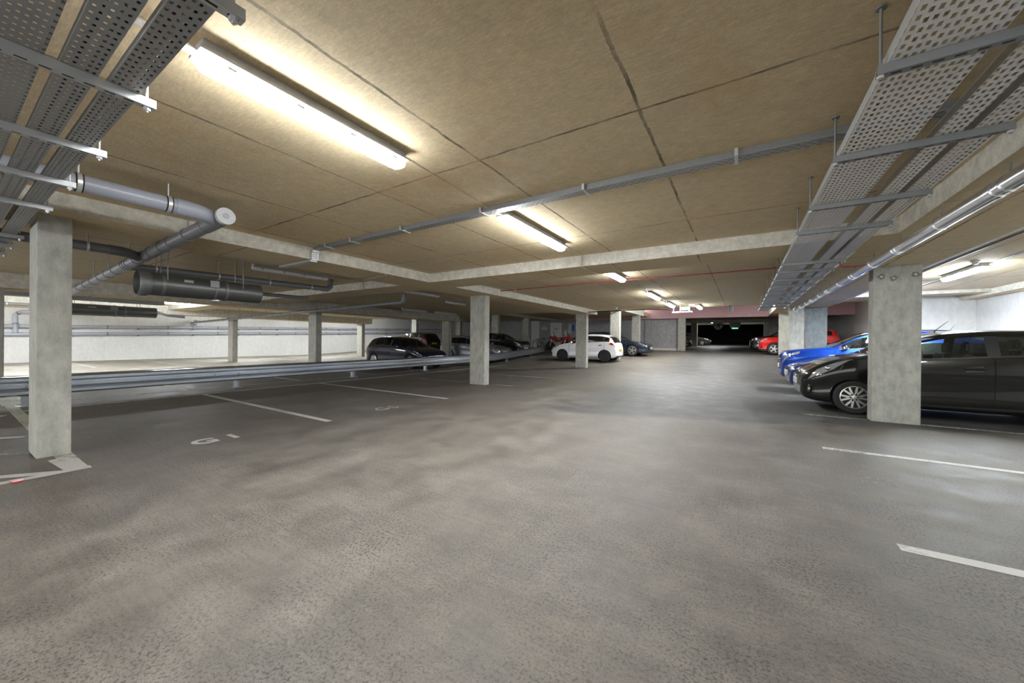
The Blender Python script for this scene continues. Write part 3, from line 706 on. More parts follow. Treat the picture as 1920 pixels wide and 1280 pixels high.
bp_ = thing('drain_pipe', 'long grey drain pipe with many collars crossing above the barrier', 'pipe', (0, 0, 0), 0, 'grey drain pipes')
q0, q1 = Vector((-8.75, 7.6, 2.40)), Vector((-28.6, 8.6, 2.18)); dq = (q1-q0).normalized()
obj('pipe', tube(nb(), [q0, q1], .058, 18), MAT['pvcdark'], bp_, 50)
obj('elbow', tube(nb(), [q0+dq*.05, q0-dq*.06, q0-dq*.12+Vector((0, 0, .05)), q0-dq*.15+Vector((0, 0, .14)), q0-dq*.15+Vector((0, 0, .35))], .066, 18), MAT['pvcdark'], bp_, 60)
for k in range(26):
    p = q0+dq*(.5+k*.74); obj('collar', tube(nb(), [p-dq*.03, p+dq*.03], .067, 16), MAT['pvcdark'], bp_, 50)
    if k % 2 == 0 and not (-15.6 < p.x < -14.4 or -23.8 < p.x < -22.6): rod(bp_, p.x, p.y, p.z+.05, ZC)
def wallpipe(z0, z1, label):
    t = thing('drain_pipe', label, 'pipe', (0, 0, 0), 0, 'pipes on the white wall')
    obj('pipe', tube(nb(), [(-28.97, -5, z0), (-28.97, 31, z1)], .085, 18), MAT['pvc'], t, 50)
    for k in range(13): clamp(t, (-28.97, -2.2+k*2.45, z0+(z1-z0)*(2.8+k*2.45)/36), 'y', .085, 'pvcdark', .03, 'collar')
    for k in range(12): obj('wall_bracket', box(nb(), -29.195, -28.96, -1.+k*2.45, -.95+k*2.45, z0+(z1-z0)*(4.+k*2.45)/36-.14, z0+(z1-z0)*(4.+k*2.45)/36-.08), MAT['galvdark'], t)
    return t
wallpipe(1.56, 2.44, 'upper grey pipe along the white left wall'); wallpipe(1.18, 2.10, 'lower grey pipe along the white left wall')
for pts, lab in (([(-28.86, 2.2, 1.42), (-28.86, 2.2, 2.30), (-28.7, 2.35, 2.42), (-27.0, 3.0, 2.44), (-24.5, 3.4, 2.46)], 'upright grey pipe rising from the wall pipes at far left'),
                 ([(-28.86, 8.85, 1.9), (-28.86, 8.85, 2.24), (-28.6, 8.75, 2.3), (-27.5, 8.62, 2.22)], 'short grey bent pipe joining the wall pipes beside the lit pillar'),
                 ([(-28.86, 26.4, 2.1), (-28.86, 26.4, 2.95), (-28.7, 26.5, 3.05), (-27.9, 26.8, 3.05)], 'upright pipe on the wall behind the navy hatchback roof')):
    t = thing('drain_pipe', lab, 'pipe', (0, 0, 0), 0, 'grey drain pipes'); obj('pipe', tube(nb(), pts, .075, 14), MAT['pvc'], t, 60)
    for i in range(len(pts)-1):
        a, b = Vector(pts[i]), Vector(pts[i+1]); m_ = (a+b)/2; d = (b-a).normalized()*.04
        obj('collar', tube(nb(), [m_-d, m_+d], .084, 14), MAT['pvcdark'], t, 50)
ypipe('dark thin pipe under the far left beams above the lit wall', -22.2, .5, 5.2, 2.44, 2.40, .05, 'pvcdark',
      [[(-22.2, 5.18, 2.40), (-22.2, 5.5, 2.38), (-22.5, 5.9, 2.28), (-22.9, 6.6, 2.26)]], (1.5, 3.5))

# ------------------------------------------------------------------ jet fans
def jetfan(x, y0, y1, z, r, label):
    t = thing('jet_fan', label, 'fan', (x, (y0+y1)/2, z), 0, 'jet fans'); L = (y1-y0)/2
    obj('casing', lathe(nb(), [(r*.3, -L*.55), (r*.94, -L*.55), (r*.95, -L*1.0), (r, -L*1.0), (r, -L*.1), (r*.98, -L*.1), (r*.98, L*.12), (r*.96, L*.12), (r*.96, L), (r*.6, L*.96)], 32, 'y'), MAT['fan'], t, 40)
    obj('inlet_ring', lathe(nb(), [(r*1.0, -L*1.10), (r*1.12, -L*1.06), (r*1.12, -L*.98), (r*1.0, -L*.92)], 32, 'y', ring=True), MAT['galvdark'], t, 40)
    hub = obj('hub', lathe(nb(), [(.05, -L*1.0), (.09, -L*.92), (.09, -L*.7)], 16, 'y'), MAT['blackpl'], t, 40)
    for k in range(6):
        a = k*math.pi/3; bm = nb(); vs = []
        for rr, tw in ((.08, .03), (r*.93, .015)):
            for s in (-1, 1): vs.append((rr*math.cos(a)-s*.035*math.sin(a), -L*.85+s*tw, rr*math.sin(a)+s*.035*math.cos(a)))
        v = [bm.verts.new(p) for p in vs]; bm.faces.new((v[0], v[1], v[3], v[2])); bmesh.ops.solidify(bm, geom=bm.faces[:], thickness=.006)
        obj('blade', bm, MAT['galvdark'], hub)
    for yy in (-L*.75, L*.1, L*.3): clamp(t, (0, yy, 0), 'y', r*.99, 'galvdark', .02, 'band')
    obj('terminal_box', box(nb(), r*.8, r*1.1, -L*.02, L*.14, .02, .14, .005), MAT['galvdark'], t)
    obj('rating_plate', box(nb(), r*.93, r*1.005, -L*.45, -L*.3, .06, .1), MAT['greypl'], t)
    for yy in (-L*.7, L*.6):
        for s in (-1, 1): obj('hanger_rod', tube(nb(), [(s*r*.9, yy, r*.3), (s*r*.9, yy, ZC-z)], .008, 6), MAT['galvdark'], t)
    obj('safety_bracket', box(nb(), -.05, .05, L*.1, L*.2, -r*1.08, -r*.95, .004), MAT['zinc'], t)
    return t
jetfan(-8.05, 1.82, 3.45, 2.14, .185, 'dark steel jet fan hanging left of centre under the low ceiling')
jetfan(-17.0, 2.0, 4.15, 2.10, .18, 'shaded jet fan near the white wall, behind the near left pillar')
jf = jetfan(0, -.8, .8, 0, .38, 'round jet fan seen end-on in the far dark hall'); jf.location = (-2.05, 43.0, 3.0)
dk = thing('ventilation_duct', 'dark flat duct above the shaded jet fan at left', 'duct', (-16.5, 2.9, 2.45)); obj('duct_shell', box(nb(), -.2, .2, -3.5, 1.3, -.1, .1, .01), MAT['galvdark'], dk)
for y in (-2.5, -1.2, .1): obj('flange', box(nb(), -.21, .21, y, y+.04, -.11, .11), MAT['galvdark'], dk)
fl = thing('hanging_sign', 'small white and red sign hanging above the shaded jet fan', 'sign', (-16.25, 3.05, 2.52))
obj('white_panel', box(nb(), .06, .08, -.35, .1, .0, .1), MAT['whitepl'], fl); obj('red_panel', box(nb(), .06, .08, .1, .3, -.02, .1), MAT['red'], fl)
obj('text_marks', box(nb(), .08, .082, -.28, .02, .03, .06), MAT['ink'], fl)

# exit sign and its lamp batten
ex = thing('exit_sign', 'pale green lit exit sign hanging over the aisle', 'sign', (-1.92, 15.75, 2.585))
obj('sign_panel', box(nb(), -.15, .15, -.012, .012, -.055, .085, .004), MAT['exit'], ex)
for a_ in (-.165, .15): obj('hanger_bar', box(nb(), a_, a_+.015, -.02, .02, -.1, .165), MAT['whitepl'], ex)
bm = nb(); box(bm, -.04, .0, -.016, -.012, -.03, .05); box(bm, .01, .10, -.016, -.012, .0, .02); obj('running_figure', bm, MAT['green'], ex)
sb = thing('strip_lamp', 'white batten hanging just below the exit sign', 'lamp', (-2.0, 15.7, 2.46), 0, 'fluorescent strip lamps')
obj('lamp_body', box(nb(), -.36, .34, -.03, .03, -.02, .02, .008), MAT['whitepl'], sb)
obj('end_cap', box(nb(), .34, .36, -.035, .035, -.025, .03, .004), MAT['whitepl'], sb)
for xx in (-.3, .28): obj('hanger_rod', tube(nb(), [(xx, 0, .02), (xx, 0, ZC-2.46)], .005, 6), MAT['whitepl'], sb)
cable('conduit', [(-6.0, 15.9, 2.60), (-3.2, 15.85, 2.62), (-2.35, 15.75, 2.56), (-2.3, 15.72, 2.47)], .02, 'rubber', 'dark cable sagging towards the exit sign from the left', 'cable')
gx = thing('exit_sign', 'tiny green lit exit sign in the far dark hall', 'sign', (-.65, 46.0, 2.82)); obj('sign_panel', box(nb(), -.3, .3, -.02, .02, -.07, .07), MAT['green'], gx)
obj('mounting_plate', box(nb(), -.5, .5, .02, .04, .09, .8), MAT['blackpl'], gx)

# ------------------------------------------------------------------ crash barrier
br = thing('crash_barrier', 'long W-beam steel crash barrier between the left bays', 'barrier')
pts = [(-10.92, .55), (-10.95, 4), (-10.98, 8), (-11.05, 12), (-11.15, 16), (-11.45, 20), (-11.85, 23.2)]
prof = [(0, .555), (.055, .548), (.085, .52), (.085, .47), (.015, .432), (0, .41), (0, .345), (.015, .322), (.085, .285), (.085, .235), (.055, .207), (0, .20)]
def rail(bm, pts, prof, th=.006):
    rows = []
    for i, (x, y) in enumerate(pts):
        rows.append([bm.verts.new((x+px, y, fz(y)+pz)) for px, pz in prof]+[bm.verts.new((x+px-th, y, fz(y)+pz)) for px, pz in prof[::-1]])
    n = len(rows[0])
    for a, b in zip(rows, rows[1:]):
        for k in range(n): bm.faces.new((a[k], a[(k+1) % n], b[(k+1) % n], b[k]))
    bm.faces.new(rows[0]); bm.faces.new(rows[-1][::-1]); bmesh.ops.recalc_face_normals(bm, faces=bm.faces[:]); return bm
obj('rail', rail(nb(), pts, prof), MAT['rail'], br, 25)
obj('rear_rail', rail(nb(), [(x-.22, y) for x, y in pts], [(-px, pz) for px, pz in prof]), MAT['rail'], br, 25)
def bx_at(y):
    for (xa, ya), (xb, yb) in zip(pts, pts[1:]):
        if y <= yb: return xa+(xb-xa)*(y-ya)/(yb-ya)
    return pts[-1][0]
for y in (.95, 4.25, 7.62, 11.0, 14.3, 17.6, 20.9):
    x = bx_at(y); z = fz(y); bm = nb()
    box(bm, x-.16, x-.06, y-.05, y-.044, z, z+.56); box(bm, x-.16, x-.06, y+.044, y+.05, z, z+.56); box(bm, x-.114, x-.106, y-.045, y+.045, z, z+.56)
    box(bm, x-.21, x-.0, y-.03, y+.03, z+.345, z+.40)
    po = obj('post', bm, MAT['rail'], br); obj('base_plate', box(nb(), x-.22, x, y-.11, y+.11, z, z+.012), MAT['galvdark'], po)
    obj('bolt', lathe(nb(), [(.016, 0), (.016, .018)], 6, 'x', (x+.0, y, z+.372)), MAT['galvdark'], po)
    for dy in (-.5, .5): obj('splice_bolt', lathe(nb(), [(.014, 0), (.014, .012)], 6, 'x', (x+.001, y+dy, z+.372)), MAT['galvdark'], br)

# bits of litter
lt = obj('litter_scrap', prism(nb(), [(-5.42, .38), (-5.33, .40), (-5.34, .45), (-5.40, .46)], .002, .012), MAT['red']); tag(lt, 'small scrap of red litter on the painted line at left', 'litter')

# ------------------------------------------------------------------ cars
def pchip(xs, ys, x):
    xs = np.array(xs, float); ys = np.array(ys, float); h = np.diff(xs); d = np.diff(ys)/h; n = len(xs)
    m = np.zeros(n); m[0] = d[0]; m[-1] = d[-1]
    for i in range(1, n-1):
        if d[i-1]*d[i] > 0:
            w1 = 2*h[i]+h[i-1]; w2 = h[i]+2*h[i-1]; m[i] = (w1+w2)/(w1/d[i-1]+w2/d[i])
    x = min(max(x, xs[0]), xs[-1]); i = int(min(max(np.searchsorted(xs, x)-1, 0), n-2)); t = (x-xs[i])/h[i]
    return float((2*t**3-3*t*t+1)*ys[i]+(t**3-2*t*t+t)*h[i]*m[i]+(-2*t**3+3*t*t)*ys[i+1]+(t**3-t*t)*h[i]*m[i+1])
class Shape:
    def __init__(s, zt, zs, hw, wt, zb):
        s.P = dict(zt=zt, zs=zs, hw=hw, wt=wt, zb=zb); s.L = zt[-1][0]; s.cache = {}
    def v(s, k, x): p = s.P[k]; return pchip([a for a, b in p], [b for a, b in p], x)
    def rows(s, x):
        x = round(x, 5)
        if x in s.cache: return s.cache[x]
        zt, zs, hw, wt, zb = (s.v(k, x) for k in ('zt', 'zs', 'hw', 'wt', 'zb'))
        zs = min(zs, zt-.02); hs = hw*.965; ht = hs*wt; g = zt-zs
        zm = zb+(zs-zb)*.45
        r = [(0, zb), (hw*.82, zb), (hw*.975, zb+(zs-zb)*.13), (hw*.972, zm), (hw, zb+(zs-zb)*.77), (hs, zs),
             (ht+.004, zt-min(.075, g*.30)), (ht*.86, zt-min(.028, g*.1)), (0, zt)]
        s.cache[x] = r; return r
    def pt(s, x, t, off=0.0, side=1):
        r = s.rows(x); i = int(min(max(math.floor(t), 0), 7)); u = t-i
        p1, p2 = r[i], r[i+1]; p0 = r[i-1] if i > 0 else (-p2[0], p2[1]); p3 = r[i+2] if i < 7 else (-p1[0], p1[1])
        if i in (5,): y = p1[0]+(p2[0]-p1[0])*u+.012*math.sin(math.pi*u); z = p1[1]+(p2[1]-p1[1])*u
        else:
            k = .5
            def cr(a, b, c, d): return b+u*(k*(c-a)+u*(k*(2*a-5*b+4*c-d)+u*k*(-a+3*b-3*c+d)))
            if i == 4: p3 = (2*p2[0]-p1[0], 2*p2[1]-p1[1])
            if i == 6: p0 = (2*p1[0]-p2[0]+.02, 2*p1[1]-p2[1]-.03)
            y = cr(p0[0], p1[0], p2[0], p3[0]); z = cr(p0[1], p1[1], p2[1], p3[1])
        y = max(y, 0)
        if off:
            e = .02; a = s.pt(x, min(t+.05, 8), 0, 1); b = s.pt(x, max(t-.05, 0), 0, 1); c = s.pt(min(x+e, s.L), t, 0, 1); d = s.pt(max(x-e, 0), t, 0, 1)
            n = (Vector(a)-Vector(b)).cross(Vector(c)-Vector(d))
            if n.length > 1e-9:
                n.normalize()
                if n.y < 0 or (abs(n.y) < .02 and n.z < 0): n = -n
                q = Vector((x, y, z))+n*off; return (q.x, q.y*side, q.z)
        return (x, y*side, z)
def patch(S, quad, off, side=1, nu=10, nv=4, th=.004):
    """sheet lying on the body between four (x,t) corners, given thickness"""
    bm = nb(); g = []
    for j in range(nv+1):
        row = []
        for i in range(nu+1):
            u, v = i/nu, j/nv
            x = (1-u)*(1-v)*quad[0][0]+u*(1-v)*quad[1][0]+u*v*quad[2][0]+(1-u)*v*quad[3][0]
            t = (1-u)*(1-v)*quad[0][1]+u*(1-v)*quad[1][1]+u*v*quad[2][1]+(1-u)*v*quad[3][1]
            row.append(bm.verts.new(S.pt(x, t, off, side)))
        g.append(row)
    for j in range(nv):
        for i in range(nu): bm.faces.new((g[j][i], g[j][i+1], g[j+1][i+1], g[j+1][i]))
    bmesh.ops.recalc_face_normals(bm, faces=bm.faces[:])
    bmesh.ops.solidify(bm, geom=bm.faces[:], thickness=th)
    return bm
def wheel_proto(r, w, rim_r, spokes, style, rim_mat):
    """returns (tyre mesh, rim mesh, disc mesh) with the outer face at -y"""
    bm = lathe(nb(), [(rim_r, w*.42), (r*.9, w*.48), (r*.975, w*.40), (r, w*.25), (r, -w*.25), (r*.975, -w*.40), (r*.9, -w*.48), (rim_r*1.02, -w*.45), (rim_r*.97, -w*.3)], 36, 'y')
    ty = bpy.data.meshes.new('tyre'); bm.to_mesh(ty); bm.free()
    bm = nb()
    n = 36
    for prof in ([(rim_r*1.0, -w*.44), (rim_r*.93, -w*.46), (rim_r*.90, -w*.36), (rim_r*.97, -w*.30)],):
        rings = [[bm.verts.new((a*math.cos(2*math.pi*k/n), h, a*math.sin(2*math.pi*k/n))) for k in range(n)] for a, h in prof]
        for i in range(len(rings)):
            A, B = rings[i], rings[(i+1) % len(rings)]
            for k in range(n): bm.faces.new((A[k], A[(k+1) % n], B[(k+1) % n], B[k]))
    lathe(bm, [(.03, -w*.30), (rim_r*.22, -w*.33), (rim_r*.20, -w*.42), (.02, -w*.43)], 16, 'y')
    for k in range(spokes):
        a = 2*math.pi*k/spokes+.3
        arms = [(0, rim_r*.13)] if style == 'plain' else [(-.15, rim_r*.075), (.15, rim_r*.075)]
        for da, hwid in arms:
            a2 = a+da*(1 if style != 'plain' else 0); vs = []
            for rr, aa, yy, hh in ((rim_r*.15, a, -w*.42, hwid*1.2), (rim_r*.94, a2+(da*.6), -w*.42, hwid)):
                c, s = math.cos(aa), math.sin(aa)
                for sg in (-1, 1):
                    for dy in (0, .03): vs.append(bm.verts.new((rr*c-sg*hh*s, yy+dy, rr*s+sg*hh*c)))
            for f in ((0, 2, 6, 4), (1, 5, 7, 3), (0, 4, 5, 1), (2, 3, 7, 6), (0, 1, 3, 2), (4, 6, 7, 5)): bm.faces.new([vs[i] for i in f])
    bmesh.ops.recalc_face_normals(bm, faces=bm.faces[:])
    rm = bpy.data.meshes.new('rim'); bm.to_mesh(rm); bm.free()
    bm = lathe(nb(), [(rim_r*.9, -w*.1), (rim_r*.9, -w*.2), (.03, -w*.22)], 24, 'y'); di = bpy.data.meshes.new('hub_disc'); bm.to_mesh(di); bm.free()
    for me, mt in ((ty, MAT['rubber']), (rm, rim_mat), (di, MAT['blackpl'])):
        me.materials.append(mt)
        for p in me.polygons: p.use_smooth = True
        me.set_sharp_from_angle(angle=R(35))
    return ty, rm, di
def profile(kind, L, H, W):
    """generic side profiles, nose at x=0, scaled to L and H"""
    k = L/4.1; h = H/1.54; w = W/2
    if kind == 'mini_mpv':
        zt = [(0, .60), (.03, .70), (.16, .80), (.4, .94), (.75, 1.045), (1.02, 1.10), (1.3, 1.27), (1.66, 1.42), (1.95, 1.50), (2.4, 1.54), (3.0, 1.535), (3.45, 1.49), (3.72, 1.42), (3.92, 1.15), (4.04, .98), (4.1, .72)]
        zs = [(0, .50), (.06, .62), (.3, .80), (.6, .945), (.9, 1.0), (1.6, 1.0), (2.7, 1.075), (3.6, 1.12), (3.92, 1.02), (4.1, .66)]
        cw, rf, re, rb = .98, 1.88, 3.70, 3.97
    elif kind == 'hatch':
        zt = [(0, .58), (.03, .68), (.2, .80), (.5, .90), (.9, .985), (1.2, 1.03), (1.5, 1.20), (1.85, 1.40), (2.1, 1.485), (2.5, 1.54), (3.0, 1.53), (3.5, 1.47), (3.75, 1.38), (3.93, 1.12), (4.05, .95), (4.1, .70)]
        zs = [(0, .48), (.06, .60), (.3, .76), (.6, .87), (1.0, .95), (1.6, .99), (2.7, 1.05), (3.6, 1.09), (3.92, 1.0), (4.1, .62)]
        cw, rf, re, rb = 1.17, 2.08, 3.66, 3.98
    elif kind == 'suv':
        zt = [(0, .62), (.03, .82), (.14, .95), (.4, 1.02), (.9, 1.07), (1.15, 1.10), (1.42, 1.27), (1.75, 1.44), (2.0, 1.505), (2.4, 1.54), (3.1, 1.54), (3.6, 1.50), (3.83, 1.42), (3.97, 1.15), (4.06, .95), (4.1, .70)]
        zs = [(0, .55), (.05, .72), (.2, .88), (.5, .96), (1.0, 1.01), (1.6, 1.03), (2.7, 1.07), (3.6, 1.12), (3.95, 1.02), (4.1, .66)]
        cw, rf, re, rb = 1.12, 1.98, 3.78, 4.01
    elif kind == 'estate':
        zt = [(0, .55), (.03, .66), (.2, .80), (.5, .88), (.95, .965), (1.22, 1.01), (1.5, 1.19), (1.85, 1.40), (2.1, 1.485), (2.5, 1.54), (3.2, 1.52), (3.65, 1.46), (3.85, 1.36), (3.98, 1.12), (4.06, .95), (4.1, .68)]
        zs = [(0, .46), (.06, .58), (.3, .76), (.6, .86), (1.0, .93), (1.6, .97), (2.7, 1.02), (3.6, 1.06), (3.95, .98), (4.1, .60)]
        cw, rf, re, rb = 1.19, 2.08, 3.82, 4.01
    S = lambda p: [(a*k, b*h) for a, b in p]
    hw = [(0, w*.64), (.03*k, w*.74), (.12*k, w*.88), (.3*k, w*.965), (.6*k, w*.995), (1.1*k, w), (3.2*k, w), (3.7*k, w*.965), (3.95*k, w*.9), (4.06*k, w*.82), (L, w*.72)]
    wt = [(0, .90), (.3*k, .88), (cw*k, .87), (rf*k, .80), (2.6*k, .775), (3.3*k, .77), (re*k, .79), (rb*k, .86), (L, .90)]
    zb = [(0, .30), (.08*k, .22), (.4*k, .17), (3.5*k, .18), (3.95*k, .24), (L, .34)]
    return Shape(S(zt), S(zs), hw, wt, zb), cw*k, rf*k, re*k, rb*k
def make_car(label, kind, L, H, W, paintmat, nose, yc, facing, wf, wr, r, rim=('twin', 7, 'alloy'), privacy=True, group='parked cars', z=None, cladding=False, plate='both', rails=False, aerial=True, arch_mat='blackpl'):
    """facing -1: nose towards -x; nose = world x of the nose; yc = world y of the centre line; wf/wr axle positions from the nose"""
    S, cw, rf, re, rb = profile(kind, L, H, W); w = W/2
    zz = fz(yc) if z is None else z
    t = thing('car', label, 'car', (nose, yc, zz), 0 if facing < 0 else math.pi, group)
    bp0 = wf+(wr-wf)*(.63 if kind == 'mini_mpv' else .52)                                     # B pillar
    a0 = cw+.24; wins = [(a0, bp0-.05), (bp0+.05, wr-.10), (wr-.03, min(re-.12 if kind == 'suv' else re+.04, wr+.75))]
    if wins[2][1]-wins[2][0] < .12: wins = wins[:2]
    if kind == 'mini_mpv': wins = [(a0-.02, a0+.33), (a0+.40, bp0-.07), (bp0+.07, wr-.02), (wr+.06, re-.10)]
    keys = sorted(set([0, .015, .03, .07, .12, L, L-.03, L-.012, cw, rf, re, rb]+[x for a, b in wins for x in (a, b)]))
    xs = []
    for a, b in zip(keys, keys[1:]):
        n = max(1, int(math.ceil((b-a)/.075))); xs += [a+(b-a)*i/n for i in range(n)]
    xs.append(L)
    ts = sorted(set([i/3 for i in range(0, 25)]+[5.13, 5.9, 6.1, 5.06]))
    bm = nb(); grid = []
    for x in xs:
        row = [bm.verts.new(S.pt(x, tt)) for tt in ts]
        left = [row[0] if i == 0 else row[-1] if i == len(ts)-1 else bm.verts.new(S.pt(x, tt, 0, -1)) for i, tt in enumerate(ts)]
        grid.append((row, left))
    def matof(x, tt):
        for a, b in wins:
            if a < x < b and 5.13 < tt < 5.9: return 2 if (privacy and x > bp0) else 1
        if cw < x < rf and tt > 6.1: return 1
        if re < x < rb and tt > 6.1: return 2 if privacy else 1
        if a0-.05 < x < (wins[-1][1]+.02) and 5.06 < tt < 5.95: return 3
        if tt < 1: return 3
        if cladding and tt < 2.35: return 3
        return 0
    for (r0, l0), (r1, l1), xa, xb in zip(grid, grid[1:], xs, xs[1:]):
        for k in range(len(ts)-1):
            mi = matof((xa+xb)/2, (ts[k]+ts[k+1])/2)
            f = bm.faces.new((r0[k], r1[k], r1[k+1], r0[k+1])); f.material_index = mi
            f = bm.faces.new((l0[k+1], l1[k+1], l1[k], l0[k])); f.material_index = mi
    for g in (grid[0], grid[-1]): bm.faces.new(g[0]+g[1][1:-1][::-1])
    bmesh.ops.recalc_face_normals(bm, faces=bm.faces[:])
    me = bpy.data.meshes.new('body_shell'); bm.to_mesh(me); bm.free()
    mats = [paintmat, MAT['glass'], MAT['darkglass'], MAT['blackpl'], MAT['blackpl']]
    for m in mats: me.materials.append(m)
    ob = link(bpy.data.objects.new('body_shell', me))
    cb = nb()
    for ax in (wf, wr):
        for sgn in (-1, 1):
            lathe(cb, [(r*1.14, sgn*(w-.30)), (r*1.14, sgn*(w+.2))], 40, 'y', (ax, 0, r))
    bmesh.ops.recalc_face_normals(cb, faces=cb.faces[:])
    cm = bpy.data.meshes.new('cut'); cb.to_mesh(cm); cb.free(); cm.materials.append(MAT[arch_mat])
    co = link(bpy.data.objects.new('cut', cm))
    md = ob.modifiers.new('b', 'BOOLEAN'); md.object = co; md.operation = 'DIFFERENCE'; md.solver = 'EXACT'; md.material_mode = 'TRANSFER'
    bpy.context.view_layer.update()
    ev = bpy.data.meshes.new_from_object(ob.evaluated_get(bpy.context.evaluated_depsgraph_get()))
    bpy.data.objects.remove(ob); bpy.data.objects.remove(co)
    names = [m.name if m else '' for m in ev.materials]
    bm = nb(); bm.from_mesh(ev)
    def cls(f): return names[f.material_index]
    def take(pred, name, mt, smooth=40, thick=0):
        b2 = nb(); mp = {}
        for f in bm.faces:
            if not pred(f): continue
            vs = []
            for v in f.verts:
                if v not in mp: mp[v] = b2.verts.new(v.co)
                vs.append(mp[v])
            try: b2.faces.new(vs)
            except ValueError: pass
        if not b2.faces: b2.free(); return None
        b2.normal_update()
        return obj(name, b2, mt, t, smooth)
    gl = (MAT['glass'].name, MAT['darkglass'].name)
    body = take(lambda f: cls(f) == paintmat.name, 'body', paintmat, 38)
    take(lambda f: cls(f) == MAT['blackpl'].name, 'trim', MAT['blackpl'], 38)
    cx = lambda f: f.calc_center_median()
    take(lambda f: cls(f) in gl and cx(f).x < rf and abs(cx(f).y) < S.rows(cx(f).x)[6][0]-.001 and cw < cx(f).x and cx(f).z > S.rows(cx(f).x)[6][1]-.02 and not sidewin(f, S, wins), 'windscreen', MAT['glass'])
    take(lambda f: cls(f) in gl and re < cx(f).x < rb and not sidewin(f, S, wins), 'rear_window', MAT['darkglass'] if privacy else MAT['glass'])
    for a, b in wins:
        for sgn in (-1, 1):
            dark = privacy and (a+b)/2 > bp0
            take(lambda f: cls(f) in gl and sidewin(f, S, wins) and a < cx(f).x < b and cx(f).y*sgn > 0, 'side_window', MAT['darkglass'] if dark else MAT['glass'])
    bm.free()
    # wheels
    ty, rm, di = wheel_proto(r, .205, r*.68, rim[1], rim[0], MAT[rim[2]])
    for ax in (wf, wr):
        for sgn in (-1, 1):
            o = link(bpy.data.objects.new('wheel', ty)); o.parent = t; o.location = (ax, sgn*(w-.125), r); o.rotation_euler = (0, .2, 0 if sgn < 0 else math.pi)
            for nm, mm in (('rim', rm), ('hub_disc', di)):
                c = link(bpy.data.objects.new(nm, mm)); c.parent = o
    # seams, handles, mirrors, sill
    for sgn in (-1, 1):
        for xd in (wf+.42*L/4.1, bp0, wr-.02):
            obj('door_gap', patch(S, [(xd-.006, 2.0), (xd+.006, 2.0), (xd+.006, 4.98), (xd-.006, 4.98)], .002, sgn, 1, 14, .003), MAT['gap'], t)
        obj('sill_strip', patch(S, [(wf+r*1.2, 1.75), (wr-r*1.2, 1.75), (wr-r*1.2, 1.95), (wf+r*1.2, 1.95)], .006, sgn, 10, 2, .006), MAT['blackpl'] if not privacy else MAT['ink'], t)
        for xd in (bp0-.20, wr-.22):
            y0, z0 = S.pt(xd, 4.25)[1:]
            h_ = obj('door_handle', tube(nb(), [(xd-.12, sgn*(y0-.006), z0), (xd-.09, sgn*(y0+.022), z0+.004), (xd+.06, sgn*(y0+.024), z0+.006), (xd+.10, sgn*(y0-.006), z0+.004)], [.016, .021, .021, .015], 12), paintmat, t, 60)
            obj('handle_recess', patch(S, [(xd-.11, 4.02), (xd+.08, 4.04), (xd+.08, 4.45), (xd-.11, 4.42)], .002, sgn, 6, 3, .003), MAT['ink'], h_)
        xm = a0+.10; y0, z0 = S.pt(xm, 5.0)[1:]
        b2 = nb(); box(b2, xm-.10, xm+.02, min(sgn*(y0+.03), sgn*(y0+.21)), max(sgn*(y0+.03), sgn*(y0+.21)), z0-.01, z0+.13)
        bmesh.ops.bevel(b2, geom=b2.edges[:], offset=.045, segments=3, affect='EDGES')
        mr = obj('door_mirror', b2, MAT['blackpl'] if kind == 'mini_mpv' else (MAT['chrome'] if rails else paintmat), t, 50)
        obj('mirror_stalk', box(nb(), xm-.04, xm+.01, min(sgn*(y0-.02), sgn*(y0+.06)), max(sgn*(y0-.02), sgn*(y0+.06)), z0-.01, z0+.03), MAT['blackpl'], mr)
        # head and tail lamps
        hq = {'mini_mpv': [(.10, 4.25), (.46, 4.45), (.74, 5.2), (.24, 5.35)], 'hatch': [(.10, 4.3), (.55, 4.85), (.60, 5.1), (.14, 4.95)], 'suv': [(.05, 4.35), (.42, 4.7), (.46, 5.1), (.07, 5.0)], 'estate': [(.08, 4.3), (.58, 4.85), (.62, 5.08), (.12, 4.95)]}[kind]
        hl_ = obj('headlamp', patch(S, hq, .008, sgn, 12, 5, .010), MAT['lens'], t, 50)
        mx, mt_ = sum(q[0] for q in hq)/4, sum(q[1] for q in hq)/4
        pz = S.pt(mx, mt_, .006, sgn); b2 = nb(); bmesh.ops.create_uvsphere(b2, u_segments=14, v_segments=8, radius=.045); bmesh.ops.translate(b2, verts=b2.verts[:], vec=pz)
        obj('lamp_bulb_bowl', b2, MAT['chrome'], hl_, 60)
        fp = S.pt(.13, 2.9 if kind != 'suv' else 3.0, .004, sgn); b2 = nb(); lathe(b2, [(.07, .02), (.074, -.014), (.056, -.014), (.046, .0)], 18, 'x', (fp[0]-.02, fp[1]-.0*sgn, fp[2]))
        fg = obj('fog_lamp', b2, MAT['chrome'] if kind == 'mini_mpv' else MAT['blackpl'], t, 50)
        obj('fog_lens', lathe(nb(), [(.044, 0), (.046, -.008)], 16, 'x', (fp[0]-.02, fp[1], fp[2])), MAT['lens'], fg)
        tq = [(L-.42*L/4.1, 4.45), (L-.10, 4.3), (L-.08, 5.0), (L-.30*L/4.1, 5.05)]
        obj('tail_lamp', patch(S, tq, .008, sgn, 8, 5, .010), MAT['redlens'], t, 50)
    # front grille, plates
    zn = S.v('zt', .02)
    g0, g1 = (S.v('zb', 0)+.16, zn-.04)
    n = 5
    for k in range(n):
        zk = g0+(g1-g0)*k/(n-1); wx = w*(.52 if k > 1 else .60)*(1-.04*abs(k-2)); obj('grille_bar', box(nb(), -.012, .05, -wx, wx, zk-.011, zk+.011), MAT['chrome'] if kind in ('suv', 'estate', 'hatch') else MAT['blackpl'], t)
